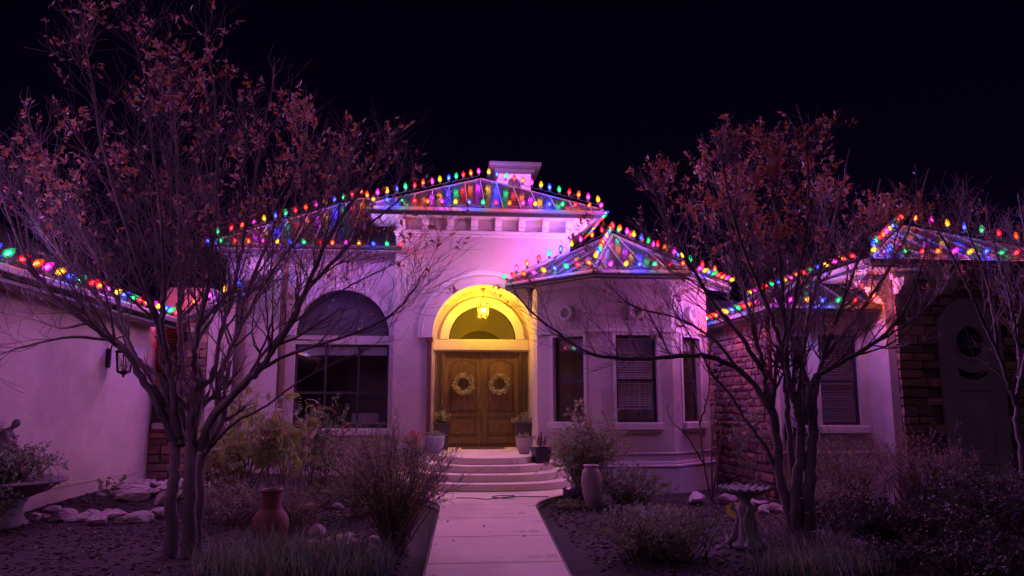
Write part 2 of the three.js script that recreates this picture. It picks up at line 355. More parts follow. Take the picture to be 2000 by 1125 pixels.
// ---- entry block: thick wall with the arched opening, fanlight wall behind
const CX = 0.92, SPR = 3.11;
{
  const s = new THREE.Shape();
  s.moveTo(-1.13, -0.4); s.lineTo(CX - 1.17, -0.4); s.lineTo(CX - 1.17, SPR); s.absarc(CX, SPR, 1.17, Math.PI, 0, true); s.lineTo(CX + 1.17, -0.4); s.lineTo(2.96, -0.4); s.lineTo(2.96, 5.9); s.lineTo(-1.13, 5.9); s.closePath();
  wall(extr(s, 1.0).translate(0, 0, -18.0));
  wall(box(-1.13, -0.88, -0.4, 5.9, -24, -18.01)); wall(box(2.71, 2.96, -0.4, 5.9, -24, -18.01));
  const b = rectShape(-0.245, 2.085, 0.4, 4.6); b.holes.push(lunette(0.945, 3.1, 0.82), rectHole(-0.2, 2.1 - 0.03, 0.4, 2.8));
  wall(extr(b, 0.16).translate(0, 0, -18.18));
  const ring = new THREE.Shape(); ring.absarc(0.945, 3.1, 1.02, 0, Math.PI, false); ring.absarc(0.945, 3.1, 0.82, Math.PI, 0, true); ring.closePath();
  obj('archivolt', extr(ring, 0.05, 0.006).translate(0, 0, -18.02), M.trim, house);
  obj('cornice', [rbox(-0.24, 2.08, 2.83, 3.08, -18.02, -17.955, 0.012)], M.trim, house);
  // trim round the arch on the front
  const r2 = new THREE.Shape(); r2.moveTo(CX + 1.5, 3.05); r2.lineTo(CX + 1.5, SPR); r2.absarc(CX, SPR, 1.5, 0, Math.PI, false); r2.lineTo(CX - 1.5, 3.05); r2.lineTo(CX - 1.175, 3.05); r2.lineTo(CX - 1.175, SPR); r2.absarc(CX, SPR, 1.175, Math.PI, 0, true); r2.lineTo(CX + 1.175, 3.05); r2.closePath();
  obj('arch_trim', extr(r2, 0.05, 0.01).translate(0, 0, -17.0), M.trim, house);
  const r3 = new THREE.Shape(); r3.absarc(CX, SPR, 1.43, 0, Math.PI, false); r3.absarc(CX, SPR, 1.40, Math.PI, 0, true); r3.closePath();
  obj('arch_bead', extr(r3, 0.02, 0.004).translate(0, 0, -16.945), M.trim, house);
  for (const sx of [-1, 1]) { // copper downspouts flanking the opening
    const x = CX + sx * 1.235;
    obj('downspout', [rbox(x - 0.045, x + 0.045, 0.5, 3.0, -17.0 + 0.01, -16.9, 0.015), rbox(x - 0.075, x + 0.075, 2.93, 3.05, -16.99, -16.87, 0.015), rbox(x - 0.055, x + 0.055, 1.6, 1.64, -16.99, -16.89, 0.01)], M.copper, house);
  }
  // fanlight glass with the dim room behind
  const fl = obj('fanlight', extr((() => { const q = new THREE.Shape(); q.absarc(0.945, 3.1, 0.82, 0, Math.PI, false); q.absarc(0.945, 3.1, 0.785, Math.PI, 0, true); q.closePath(); return q; })(), 0.05).translate(0, 0, -18.1), M.frame, house);
  obj('pane', new THREE.ShapeGeometry(lunette(0.945, 3.115, 0.79, THREE.Shape), 24).translate(0, 0, -18.07), M.fanGlass, fl);
  wall([box(-0.87, 2.7, 0.3, 5.0, -20.5, -20.4), box(-0.87, 2.7, 4.6, 4.7, -20.4, -18.2)], M.hall);
  obj('hall_arch', extr(lunette(1.0, 2.75, 0.78, THREE.Shape), 0.02).translate(0, 0, -20.39), M.inside, house);
}
{ // double door, sidelights
  const door = obj('door', [box(-0.2, -0.165, 0.52, 2.8, -18.16, -18.03), box(2.035, 2.07, 0.52, 2.8, -18.16, -18.03), box(-0.165, 2.035, 2.755, 2.8, -18.16, -18.03), box(-0.01, 0.04, 0.52, 2.755, -18.16, -18.025), box(1.85, 1.90, 0.52, 2.755, -18.16, -18.025), box(-0.165, 2.035, 0.52, 0.56, -18.16, -18.02)], M.woodDark, house);
  const zl = -18.09;
  for (const [x0, x1, kx] of [[0.045, 0.942, 1], [0.948, 1.845, -1]]) {
    obj('leaf', rbox(x0, x1, 0.565, 2.75, zl - 0.045, zl, 0.006), M.wood, door);
    const a = x0 + 0.13, b = x1 - 0.13;
    const arch = (g) => { const q = new THREE.Shape(); q.moveTo(a + g, 1.36 + g); q.lineTo(b - g, 1.36 + g); q.lineTo(b - g, 2.5 - g); q.quadraticCurveTo((a + b) / 2, 2.72 - g, a + g, 2.5 - g); q.closePath(); return q; };
    const rim = arch(0); rim.holes.push(arch(0.035));
    obj('moulding', extr(rim, 0.012, 0.008).translate(0, 0, zl), M.woodDark, door);
    obj('panel', extr(arch(0.06), 0.006, 0.012).translate(0, 0, zl), M.wood, door);
    for (const [y0, y1] of [[0.80, 1.21]]) {
      const r = rectShape(a, b, y0, y1); r.holes.push(rectHole(a + 0.03, b - 0.03, y0 + 0.03, y1 - 0.03));
      obj('moulding', extr(r, 0.012, 0.008).translate(0, 0, zl), M.woodDark, door);
      obj('panel', extr(rectShape(a + 0.055, b - 0.055, y0 + 0.055, y1 - 0.055), 0.006, 0.012).translate(0, 0, zl), M.wood, door);
    }
    obj('rail', rbox(a - 0.02, b + 0.02, 1.235, 1.33, zl, zl + 0.022, 0.008), M.wood, door); obj('rail', rbox(a - 0.02, b + 0.02, 0.61, 0.75, zl, zl + 0.018, 0.008), M.wood, door);
  }
  obj('handle', [rbox(0.855, 0.905, 1.15, 1.50, zl, zl + 0.02, 0.01), lathe([[0, 0], [0.03, 0], [0.03, 0.03], [0, 0.035]], 12).rotateX(Math.PI / 2).translate(0.88, 1.45, zl + 0.01), new THREE.TorusGeometry(0.09, 0.012, 6, 12, Math.PI).rotateZ(-Math.PI / 2).rotateY(-Math.PI / 2).translate(0.88, 1.28, zl + 0.02)], M.brass, door);
  for (const [x0, x1] of [[-0.16, -0.015], [1.905, 2.03]]) {
    const fr = obj('sidelight', [box(x0, x0 + 0.02, 0.56, 2.755, -18.13, -18.05), box(x1 - 0.02, x1, 0.56, 2.755, -18.13, -18.05), box(x0 + 0.02, x1 - 0.02, 0.56, 0.9, -18.13, -18.06)], M.woodDark, door);
    const pn = new THREE.PlaneGeometry(x1 - x0 - 0.04, 1.85).translate((x0 + x1) / 2, 1.83, -18.09);
    obj('pane', pn, M.glass, door);
    const o = []; for (let k = 0; k < 12; k++) { const y = 0.98 + k * 0.145; o.push(bar(V(x0 + 0.02, y, -18.082), V(x1 - 0.02, y + 0.14, -18.082), 0.004, 0.004, 4), bar(V(x1 - 0.02, y, -18.082), V(x0 + 0.02, y + 0.14, -18.082), 0.004, 0.004, 4)); }
    obj('leading', o, M.brass, door);
    obj('curtain', box(x0 + 0.01, x1 - 0.01, 0.9, 2.75, -18.2, -18.17), mat({ color: rgb(0.75, 0.68, 0.5), roughness: 1 }), door);
  }
}
{ // corbelled cornice under the eaves of the entry block
  obj('frieze', [rbox(-1.16, 2.99, 5.42, 5.47, -17.0, -16.95, 0.012), rbox(-1.18, 3.01, 5.475, 5.56, -17.0, -16.92, 0.02)], M.trim, house);
  for (let k = 0; k < 8; k++) {
    const x = -1.0 + k * 0.56, s = new THREE.Shape();
    s.moveTo(0, 0); s.lineTo(0.10, 0); s.lineTo(0.12, 0.04); s.lineTo(0.12, 0.1); s.quadraticCurveTo(0.22, 0.12, 0.26, 0.2); s.lineTo(0.26, 0.27); s.lineTo(0, 0.27); s.closePath();
    obj('corbel', extr(s, 0.14, 0.008).rotateY(-Math.PI / 2).translate(x + 0.07, 5.57, -16.998), M.trim, house);
  }
  obj('soffit', [box(-1.7, 3.59, 5.845, 5.875, -17.0, -16.45), box(2.962, 3.59, 5.845, 5.875, -23.9, -17.003), box(-1.7, -1.132, 5.845, 5.875, -23.9, -17.003)], M.trim, house);
  const gut = (x0, x1, z0, z1) => [rbox(x0, x1, 5.80, 5.96, z0, z1, 0.02)];
  obj('gutter', [rbox(-1.78, 3.67, 5.86, 5.96, -16.47, -16.36, 0.025), rbox(-1.72, 3.61, 5.79, 5.86, -16.50, -16.42, 0.01), rbox(3.57, 3.67, 5.86, 5.96, -24, -16.48, 0.02), rbox(3.54, 3.61, 5.79, 5.86, -24, -16.51, 0.01), rbox(-1.78, -1.68, 5.86, 5.96, -24, -16.48, 0.02)], M.gutter, house);
  obj('bracket', (() => { const s = new THREE.Shape(); s.moveTo(0, 0); s.lineTo(0.12, 0); s.quadraticCurveTo(0.3, 0.08, 0.42, 0.22); s.lineTo(0.42, 0.3); s.lineTo(0, 0.3); s.closePath(); return extr(s, 0.16, 0.01).translate(2.962, 5.54, -17.2); })(), M.trim, house);
}
// ---- roofs of standing-seam metal
function roof(pts, eave, o = {}) { // pts: planar polygon; eave: [a, b] its lower edge
  const r = obj('roof', slab(pts, 0.05), M.roof, house);
  const a = eave[0], e = eave[1].clone().sub(a).normalize(), n = V().crossVectors(V().subVectors(pts[1], pts[0]), V().subVectors(pts[2], pts[0])).normalize();
  if (n.y < 0) n.negate();
  const u = V().crossVectors(n, e).normalize(); if (u.y < 0) u.negate();
  const q = pts.map((p) => { const d = p.clone().sub(a); return [d.dot(e), d.dot(u)]; });
  const lo = Math.min(...q.map((p) => p[0])), hi = Math.max(...q.map((p) => p[0]));
  for (let s = lo + (o.off ?? 0.2); s < hi; s += o.step ?? 0.41) {
    const ys = [];
    for (let i = 0; i < q.length; i++) { const [x0, y0] = q[i], [x1, y1] = q[(i + 1) % q.length]; if ((x0 - s) * (x1 - s) < 0) ys.push(lerp(y0, y1, (s - x0) / (x1 - x0))); }
    if (ys.length < 2) continue;
    const y0 = Math.min(...ys), y1 = Math.max(...ys); if (y1 - y0 < 0.15) continue;
    const m = new THREE.Matrix4().makeBasis(e, u, n).setPosition(a);
    obj('seam', clean(box(s - 0.009, s + 0.009, y0 + 0.01, y1 - 0.03, 0.001, 0.034)).applyMatrix4(m), M.seam, r);
  }
  return r;
}
const cap = (a, b) => obj('ridge_cap', bar(a, b, 0.045, 0.045, 6), M.ridge, house);
{
  const A = V(-1.75, 5.97, -16.4), B = V(3.64, 5.97, -16.4), T = V(0.945, 7.47, -19.1), K = V(0.945, 7.47, -24), AL = V(-1.75, 5.97, -24), BR = V(3.64, 5.97, -24);
  roof([A, B, T], [A, B]); roof([B, BR, K, T], [B, BR]); roof([A, T, K, AL], [A, AL]);
  cap(A, T); cap(B, T);
}
{ // chimney with a little roof and an arched opening
  const s = rectShape(1.42, 2.36, 6.4, 7.86); s.holes.push((() => { const h = new THREE.Path(); h.moveTo(1.7, 7.0); h.lineTo(1.7, 7.56); h.absarc(1.89, 7.56, 0.19, Math.PI, 0, true); h.lineTo(2.08, 7.0); h.closePath(); return h; })());
  const c = obj('chimney', [extr(s, 0.15).translate(0, 0, -19.9), extr(s, 0.15).translate(0, 0, -20.6), box(1.42, 1.57, 6.4, 7.86, -20.45, -19.902), box(2.21, 2.36, 6.4, 7.86, -20.45, -19.902), box(1.56, 2.22, 6.4, 7.86, -20.44, -20.38)], M.stucco, house);
  const sh = new THREE.Shape(); sh.absarc(1.89, 7.56, 0.26, 0, Math.PI, false); sh.absarc(1.89, 7.56, 0.192, Math.PI, 0, true); sh.closePath();
  obj('opening_trim', extr(sh, 0.04, 0.005).translate(0, 0, -19.75), M.trim, c);
  obj('chimney_cap', [rbox(1.34, 2.44, 7.865, 7.95, -20.7, -19.55, 0.01), rbox(1.18, 2.60, 7.955, 8.06, -20.8, -19.25, 0.02), new THREE.ConeGeometry(1.02, 0.16, 4).rotateY(Math.PI / 4).translate(1.89, 8.14, -20.02)], M.gutter, c);
}
// ---- left block with the arched window
{
  const s = rectShape(-4.46, -1.135, -0.4, 5.06); s.holes.push(rectHole(-3.38, -1.25, 1.0, 2.9), lunette(-2.32, 3.1, 1.06));
  wall(extr(s, 0.28).translate(0, 0, -17.58));
  const m = frameOf(0, -17.3, 1, -17.3);
  windowUnit(m, -3.38, -1.25, 1.0, 2.9, { cols: [0, 0.325, 0.675, 1], rows: [0, 0.42, 1], header: 0.24 });
  const fan = obj('window', extr((() => { const q = new THREE.Shape(); q.absarc(-2.32, 3.11, 1.055, 0, Math.PI, false); q.absarc(-2.32, 3.11, 1.01, Math.PI, 0, true); q.closePath(); return q; })(), 0.05).translate(0, 0, -17.44), M.frame, house);
  obj('pane', new THREE.ShapeGeometry(lunette(-2.32, 3.115, 1.02, THREE.Shape), 28).translate(0, 0, -17.42), M.screen, fan);
  sill(m, -3.5, -1.14, 0.84, 0.98, 0.1);
  const r = new THREE.Shape(); r.absarc(-2.32, 3.1, 1.22, 0, Math.PI, false); r.absarc(-2.32, 3.1, 1.07, Math.PI, 0, true); r.closePath();
  obj('arch_trim', extr(r, 0.035, 0.008).translate(0, 0, -17.3), M.trim, house);
  wall([box(-4.46, -3.74, -0.4, 4.9, -17.299, -17.22)], M.trim);
  obj('downspout', [rbox(-3.68, -3.6, 0.2, 4.8, -17.29, -17.2, 0.015)], M.copper, house);
  wall([box(-4.46, -4.2, -0.4, 5.06, -24, -17.59), box(-4.2, -1.14, -0.4, 0.5, -21.4, -17.6)]);
  wall([box(-4.18, -1.2, 0.5, 4.9, -21.3, -21.2)], M.inside);
  const A = V(-5.25, 5.14, -16.86), B = V(-1.14, 5.14, -16.86), T = V(-2.25, 6.98, -19.6), T2 = V(-1.14, 6.98, -19.6);
  roof([A, B, T2, T], [A, B]); roof([A, T, V(-2.25, 6.98, -24), V(-5.25, 5.12, -24)], [A, V(-5.25, 5.12, -24)]);
  cap(A, T); cap(T, T2);
  obj('soffit', [box(-5.2, -1.14, 5.02, 5.05, -17.299, -16.9), box(-5.2, -4.462, 4.96, 5.0, -24, -17.3)], M.soffit, house);
  obj('gutter', [rbox(-5.3, -0.98, 5.06, 5.14, -16.92, -16.82, 0.02), rbox(-5.3, -5.2, 5.03, 5.13, -24, -16.93, 0.02)], M.gutter, house);
  // things seen in the room behind the glass
  obj('table', [box(-2.35, -1.35, 1.05, 1.1, -19.2, -18.4), box(-2.2, -1.55, 1.1, 1.32, -18.9, -18.6)], M.paper, house);
}
// ---- left stone recess with a shuttered window
{
  const x0 = -5.75, m = frameOf(x0, -15.5, x0 + 1, -15.5);
  const w = wall([box(x0, -4.75, -0.4, 3.9, -15.75, -15.5), box(-4.995, -4.75, -0.4, 3.9, -17.3, -15.755)], M.mortar);
  wall([box(-4.75, -4.72, -0.4, 3.9, -17.22, -15.47)], M.stucco); wall(box(-4.995, -4.462, -0.4, 5.0, -17.9, -17.31));
  stoneWall(m, 1.0, -0.2, 3.3, (x, y) => x > 0.12 && x < 0.62 && y > 1.12 && y < 3.15, w);
  windowUnit(frameOf(x0, -15.36, x0 + 1, -15.36), 0.15, 0.58, 1.2, 3.1, {});
  const sl = []; for (let k = 0; k < 34; k++) sl.push(new THREE.BoxGeometry(0.36, 0.006, 0.05).rotateX(0.6).translate(x0 + 0.365, 1.27 + k * 0.054, -15.43));
  obj('shutter', sl, M.woodDark, house);
  obj('sill', rbox(x0 + 0.06, x0 + 0.68, 1.06, 1.18, -15.5, -15.36, 0.012), M.trim, house);
  const E0 = V(-5.27, 3.26, -15.08), E1 = V(-3.9, 3.78, -15.08);
  roof([E0, E1, V(-3.9, 4.6, -17.3), V(-5.27, 4.08, -17.3)], [E0, E1]);
  obj('soffit', slab([V(-5.27, 3.17, -15.1), V(-4.46, 3.48, -15.1), V(-4.46, 3.48, -15.5), V(-5.27, 3.17, -15.5)], 0.03), M.soffit, house);
  obj('gutter', bar(V(-5.3, 3.19, -15.06), V(-3.88, 3.72, -15.06), 0.06, 0.06, 6), M.gutter, house);
}
// ---- left wing: long stucco wall toward the camera
{
  const s = rectShape(4.2, 15.5, -0.4, 3.12);
  wall(extr(s, 0.3).rotateY(Math.PI / 2).translate(-6.05, 0, 0));
  wall(box(-12, -6.05, -0.4, 3.12, -4.5, -4.2));
  // weep screed near the ground
  obj('screed', slab([V(-5.75, 0.28, -15.5), V(-5.735, 0.28, -15.5), V(-5.735, 0.44, -5), V(-5.75, 0.44, -5)], 0.012), M.soffit, house);
  const A = V(-5.15, 3.21, -3.7), B = V(-5.27, 3.21, -15.08);
  roof([A, B, V(-9, 5.18, -15.08), V(-9, 5.18, -3.7)], [A, B]);
  obj('soffit', box(-5.74, -5.24, 3.05, 3.09, -15.08, -3.75), M.soffit, house);
  obj('gutter', [rbox(-5.27, -5.15, 3.09, 3.21, -15.05, -3.7, 0.03), rbox(-5.3, -5.24, 3.0, 3.09, -15.05, -3.7, 0.01)], M.gutter, house);
}
// ---- bay: three faces, roof of three facets
const BAY = [V(2.04, 0, -16), V(3.22, 0, -15), V(4.73, 0, -15), V(5.86, 0, -16)];
{
  const wins = [[0.40, 1.15], [0.32, 1.18], [0.40, 1.13]];
  for (let k = 0; k < 3; k++) {
    const a = BAY[k], b = BAY[k + 1], L = a.distanceTo(b), m = frameOf(a.x, a.z, b.x, b.z), [w0, w1] = wins[k];
    const s = rectShape(0, L, -0.5, 4.12); s.holes.push(rectHole(w0, w1, 1.18, 2.96));
    wall(put(m, extr(s, 0.2).translate(0, 0, -0.2)));
    windowUnit(m, w0, w1, 1.18, 2.96, { blind: k === 1 ? 0.8 : 0, header: k === 1 ? 0 : 0.28 });
    sill(m, w0 - 0.09, w1 + 0.09, 1.03, 1.17, 0.12);
    obj('sill', put(m, rbox(w0 - 0.05, w1 + 0.05, 0.97, 1.03, -0.02, 0.07, 0.01)), M.trim, house);
    const e0 = k === 0 ? 0 : -0.02, e1 = L + (k === 2 ? 0 : 0.02);
    obj('plinth', put(m, rbox(e0 - 0.01, e1 + 0.02, -0.5, 0.28, -0.02, 0.07, 0.012), rbox(e0 - 0.01, e1 + 0.02, 0.285, 0.34, -0.02, 0.095, 0.02), rbox(e0, e1 + 0.01, 0.345, 0.40, -0.02, 0.05, 0.012), rbox(e0, e1 + 0.01, 0.54, 0.575, -0.02, 0.03, 0.01)), M.trim, house);
    obj('band', put(m, rbox(e0, e1 + 0.01, 3.02, 3.09, -0.02, 0.035, 0.01), rbox(e0, e1 + 0.01, 4.0, 4.12, -0.02, 0.06, 0.015)), M.trim, house);
    obj('surround', put(m, box(w0 - 0.075, w0 - 0.002, 1.172, 3.018, -0.05, 0.018), box(w1 + 0.002, w1 + 0.075, 1.172, 3.018, -0.05, 0.018), box(w0 - 0.0019, w1 + 0.0019, 2.962, 3.0185, -0.05, 0.0175)), M.trim, house);
    const med = lathe([[0, 0.012], [0.085, 0.012], [0.095, 0.05], [0.11, 0.09], [0.15, 0.10], [0.172, 0.07], [0.185, 0]], 28).rotateX(Math.PI / 2).translate((w0 + w1) / 2, 3.46, 0.001);
    obj('medallion', put(m, med), M.trim, house);
  }
  wall([box(2.04, 2.24, -0.5, 4.12, -17.0, -16.02), box(5.66, 5.86, -0.5, 4.12, -17.2, -16.02)]);
  wall([box(2.1, 5.8, 0.3, 4, -19.6, -19.5), box(2.1, 5.8, 4.0, 4.1, -19.5, -16.2)], M.inside);
  obj('curtain', (() => { const g = []; for (let k = 0; k < 14; k++) { const x = 3.55 + k * 0.065; g.push(bar(V(x, 1.1, -15.5 - (k % 2) * 0.05), V(x + R(-0.15, 0.15), 2.2, -15.5), 0.016, 0.012, 5)); } return g; })(), M.blind, house);
  const E = [V(1.40, 4.24, -16.35), V(3.0, 4.24, -14.42), V(4.95, 4.24, -14.42), V(6.55, 4.24, -16.35)], T = V(4.0, 5.55, -17.05);
  E.push(V(6.55, 4.24, -17.6));
  for (let k = 0; k < 4; k++) { roof([E[k], E[k + 1], T], [E[k], E[k + 1]], { off: 0.25 }); }
  roof([V(1.40, 4.24, -16.35), T, V(1.40, 4.24, -17.0)], [V(1.40, 4.24, -16.35), V(1.40, 4.24, -17.0)]);
  for (let k = 0; k < 4; k++) cap(E[k], T);
  const inner = [BAY[0], BAY[1], BAY[2], BAY[3]].map((p) => V(p.x, 4.09, p.z));
  for (let k = 0; k < 3; k++) {
    const lo = (p) => V(p.x, 4.12, p.z);
    obj('soffit', slab([lo(E[k]), lo(E[k + 1]), lo(inner[k + 1]), lo(inner[k])], 0.025), M.trim, house);
    obj('gutter', [bar(V(E[k].x, 4.17, E[k].z), V(E[k + 1].x, 4.17, E[k + 1].z), 0.065, 0.065, 8), bar(V(E[k].x, 4.09, E[k].z - 0.05), V(E[k + 1].x, 4.09, E[k + 1].z - 0.05), 0.04, 0.04, 4)], M.gutter, house);
  }
}
// ---- right recess, right block
{
  const w0 = wall(box(5.86, 6.4, -0.5, 3.35, -17.25, -17.0), M.mortar);
  stoneWall(frameOf(5.9, -17.0, 6.9, -17.0), 0.5, -0.35, 3.3, null, w0);
  const w1 = wall(box(6.4, 6.65, -0.5, 3.35, -17.0, -13.98), M.mortar);
  stoneWall(frameOf(6.4, -17.0, 6.4, -13.98), 3.0, -0.35, 3.3, null, w1);
  const s = rectShape(6.4, 8.2, -0.5, 3.35); s.holes.push(rectHole(6.66, 6.98, 1.15, 2.85), rectHole(7.22, 8.02, 1.15, 2.88));
  wall(extr(s, 0.26).translate(0, 0, -13.96));
  const m = frameOf(0, -13.7, 1, -13.7);
  windowUnit(m, 6.66, 6.98, 1.15, 2.85, { blind: 0.9, blindMat: M.blindDark });
  windowUnit(m, 7.22, 8.02, 1.15, 2.88, { blind: 0.95, blindMat: M.blindDark });
  sill(m, 6.58, 7.06, 1.0, 1.14, 0.1); sill(m, 7.14, 8.1, 1.0, 1.14, 0.1);
  obj('band', put(m, rbox(6.4, 8.19, 0.62, 0.66, -0.02, 0.03, 0.01)), M.trim, house);
  wall([box(6.7, 8.2, 0.3, 3.3, -16.9, -16.8)], M.inside);
  // eaves: back run, side run, front run
  const P0 = V(5.7, 3.42, -16.6), P1 = V(6.1, 3.42, -16.6), P2 = V(6.1, 3.42, -13.12), P3 = V(8.2, 3.42, -13.12);
  roof([P1, P2, V(7.3, 4.1, -14.4), V(7.3, 4.1, -16.6)], [P1, P2]);
  roof([P2, P3, V(8.2, 4.1, -14.4), V(7.3, 4.1, -14.4)], [P2, P3]);
  roof([P0, P1, V(7.3, 4.1, -17.8), V(5.7, 4.1, -17.8)], [P0, P1]);
  obj('soffit', [box(6.12, 8.19, 3.27, 3.3, -13.699, -13.18), box(6.12, 6.399, 3.27, 3.3, -16.98, -13.7), box(5.8, 6.11, 3.27, 3.3, -16.99, -16.6)], M.soffit, house);
  obj('gutter', [rbox(6.05, 8.19, 3.3, 3.41, -13.18, -13.06, 0.025), rbox(6.03, 6.14, 3.3, 3.41, -16.6, -13.19, 0.025), rbox(5.6, 6.02, 3.3, 3.41, -16.64, -16.54, 0.025)], M.gutter, house);
  cap(P2, V(7.3, 4.1, -14.4));
}
// ---- right wing: stone front with an arched niche
{
  const sw = wall(box(8.2, 8.45, -0.5, 3.95, -20, -13.0));
  const fw = wall(box(8.2, 12.0, -0.5, 3.95, -13.0, -12.75), M.mortar);
  const m = frameOf(8.2, -12.75, 9.2, -12.75);
  stoneWall(m, 3.7, -0.3, 3.8, (x, y, w) => x + w * 0.35 > 0.86 && x - w * 0.35 < 1.9 && y < 3.42 - 0.4 * Math.pow(Math.abs(x - 1.38) / 0.52, 2), fw, 1.05);
  obj('frieze', put(m, rbox(-0.02, 3.7, 3.82, 3.95, -0.02, 0.1, 0.02)), M.trim, house);
  for (const [x, w] of [[0.02, 0.16], [0.85, 0.2], [1.8, 0.2], [2.75, 0.2]]) { // corbels
    const s = new THREE.Shape(); s.moveTo(0, 0); s.lineTo(0.12, 0); s.quadraticCurveTo(0.3, 0.1, 0.4, 0.28); s.lineTo(0, 0.28); s.closePath();
    obj('corbel', put(m, extr(s, w, 0.008).rotateY(-Math.PI / 2).translate(x + w, 3.55, 0.03)), M.trim, house);
  }
  // scrolled bracket on the stucco side
  const b = new THREE.Shape(); b.moveTo(0, 0); b.quadraticCurveTo(0.12, 0.02, 0.12, 0.14); b.quadraticCurveTo(0.26, 0.16, 0.28, 0.3); b.quadraticCurveTo(0.44, 0.3, 0.48, 0.42); b.lineTo(0, 0.42); b.closePath();
  obj('bracket', extr(b, 0.2, 0.01).rotateY(Math.PI).translate(8.2, 3.4, -12.95), M.trim, house);
  // niche panel with a round opening and a crescent slot under it
  const cx = 9.58, q = new THREE.Shape(); q.moveTo(cx - 0.52, 0.3); q.lineTo(cx - 0.52, 2.85); q.absarc(cx, 2.85, 0.52, Math.PI, 0, true); q.lineTo(cx + 0.52, 0.3); q.closePath();
  const hole = new THREE.Path(); hole.absarc(cx - 0.02, 2.66, 0.28, 0, Math.PI * 2, true); q.holes.push(hole);
  const slot = new THREE.Path(); slot.moveTo(cx - 0.3, 2.2); slot.quadraticCurveTo(cx, 2.02, cx + 0.3, 2.2); slot.lineTo(cx + 0.28, 2.07); slot.quadraticCurveTo(cx, 1.9, cx - 0.28, 2.07); slot.closePath(); q.holes.push(slot);
  const n = obj('niche', extr(q, 0.07, 0.012).translate(0, 0, -12.73), M.niche, house);
  const fr = rectShape(cx - 0.36, cx + 0.36, 0.5, 1.85); fr.holes.push(rectHole(cx - 0.31, cx + 0.31, 0.55, 1.8));
  obj('niche_panel', extr(fr, 0.02, 0.008).translate(0, 0, -12.655), M.niche, n);
  const sur = new THREE.Shape(); sur.moveTo(cx - 0.6, 0.3); sur.lineTo(cx - 0.6, 2.85); sur.absarc(cx, 2.85, 0.6, Math.PI, 0, true); sur.lineTo(cx + 0.6, 0.3); sur.lineTo(cx + 0.525, 0.3); sur.lineTo(cx + 0.525, 2.85); sur.absarc(cx, 2.85, 0.525, 0, Math.PI, false); sur.lineTo(cx - 0.525, 0.3); sur.closePath();
  obj('niche_surround', extr(sur, 0.06, 0.012).translate(0, 0, -12.72), M.niche, n);
  obj('niche_ring', new THREE.TorusGeometry(0.3, 0.028, 8, 32).translate(cx - 0.02, 2.66, -12.645), M.niche, n);
  obj('niche_back', box(cx - 0.5, cx + 0.5, 1.8, 3.1, -12.748, -12.735), M.blackPot, n);
  obj('niche_sill', rbox(cx - 0.62, cx + 0.62, 0.2, 0.3, -12.76, -12.6, 0.015), M.trim, n);
  const A = V(7.55, 4.13, -12.25), B = V(11.6, 4.13, -12.25), T = V(9.55, 5.2, -14.25), AL = V(7.55, 4.13, -20);
  roof([A, B, T], [A, B]); roof([A, T, V(9.55, 5.2, -20), AL], [A, AL]); roof([B, V(11.6, 4.13, -20), V(9.55, 5.2, -20), T], [B, V(11.6, 4.13, -20)]);
  cap(A, T); cap(B, T);
  obj('soffit', [box(7.6, 11.55, 3.96, 3.99, -12.749, -12.3), box(7.6, 8.199, 3.96, 3.99, -20, -12.75)], M.trim, house);
  obj('gutter', [rbox(7.49, 11.66, 4.0, 4.12, -12.31, -12.19, 0.025), rbox(7.49, 7.61, 4.0, 4.12, -20, -12.32, 0.025)], M.gutter, house);
}

// ---------------------------------------------------------------- light strings
const HUES = [ // colour of the light, colour of the glowing shell
  [[1.0, 0.03, 0.05], [1, 0.0, 0.012]], [[1.0, 0.16, 0.02], [1, 0.07, 0.0]], [[1.0, 0.05, 1.5], [1, 0.015, 0.6]],
  [[1.0, 0.42, 0.04], [1, 0.36, 0.0]], [[0.16, 0.12, 5.0], [0.03, 0.055, 1]], [[0.03, 0.62, 0.22], [0.0, 0.5, 0.12]],
];
const shells = HUES.map(([, c]) => pmat({ color: rgb(0, 0, 0), specularIntensity: 0, emissive: rgb(...c), emissiveIntensity: 1.6, roughness: 0.6, transparent: true, opacity: 0.8 }));
const cores = HUES.map(([, c]) => pmat({ color: rgb(0, 0, 0), specularIntensity: 0, emissive: rgb(c[0] + 0.03, c[1] + 0.03, c[2] + 0.03), emissiveIntensity: 44 }));
const shellGeo = clean(lathe([[0.022, 0], [0.043, 0.028], [0.051, 0.058], [0.044, 0.098], [0.024, 0.142], [0, 0.168]], 10));
const coreGeo = clean(new THREE.SphereGeometry(0.026, 8, 6).scale(1, 1.6, 1).translate(0, 0.06, 0));
const socketGeo = clean(lathe([[0, -0.05], [0.026, -0.05], [0.028, 0.004], [0, 0.004]], 7));
let bulbCount = 0;
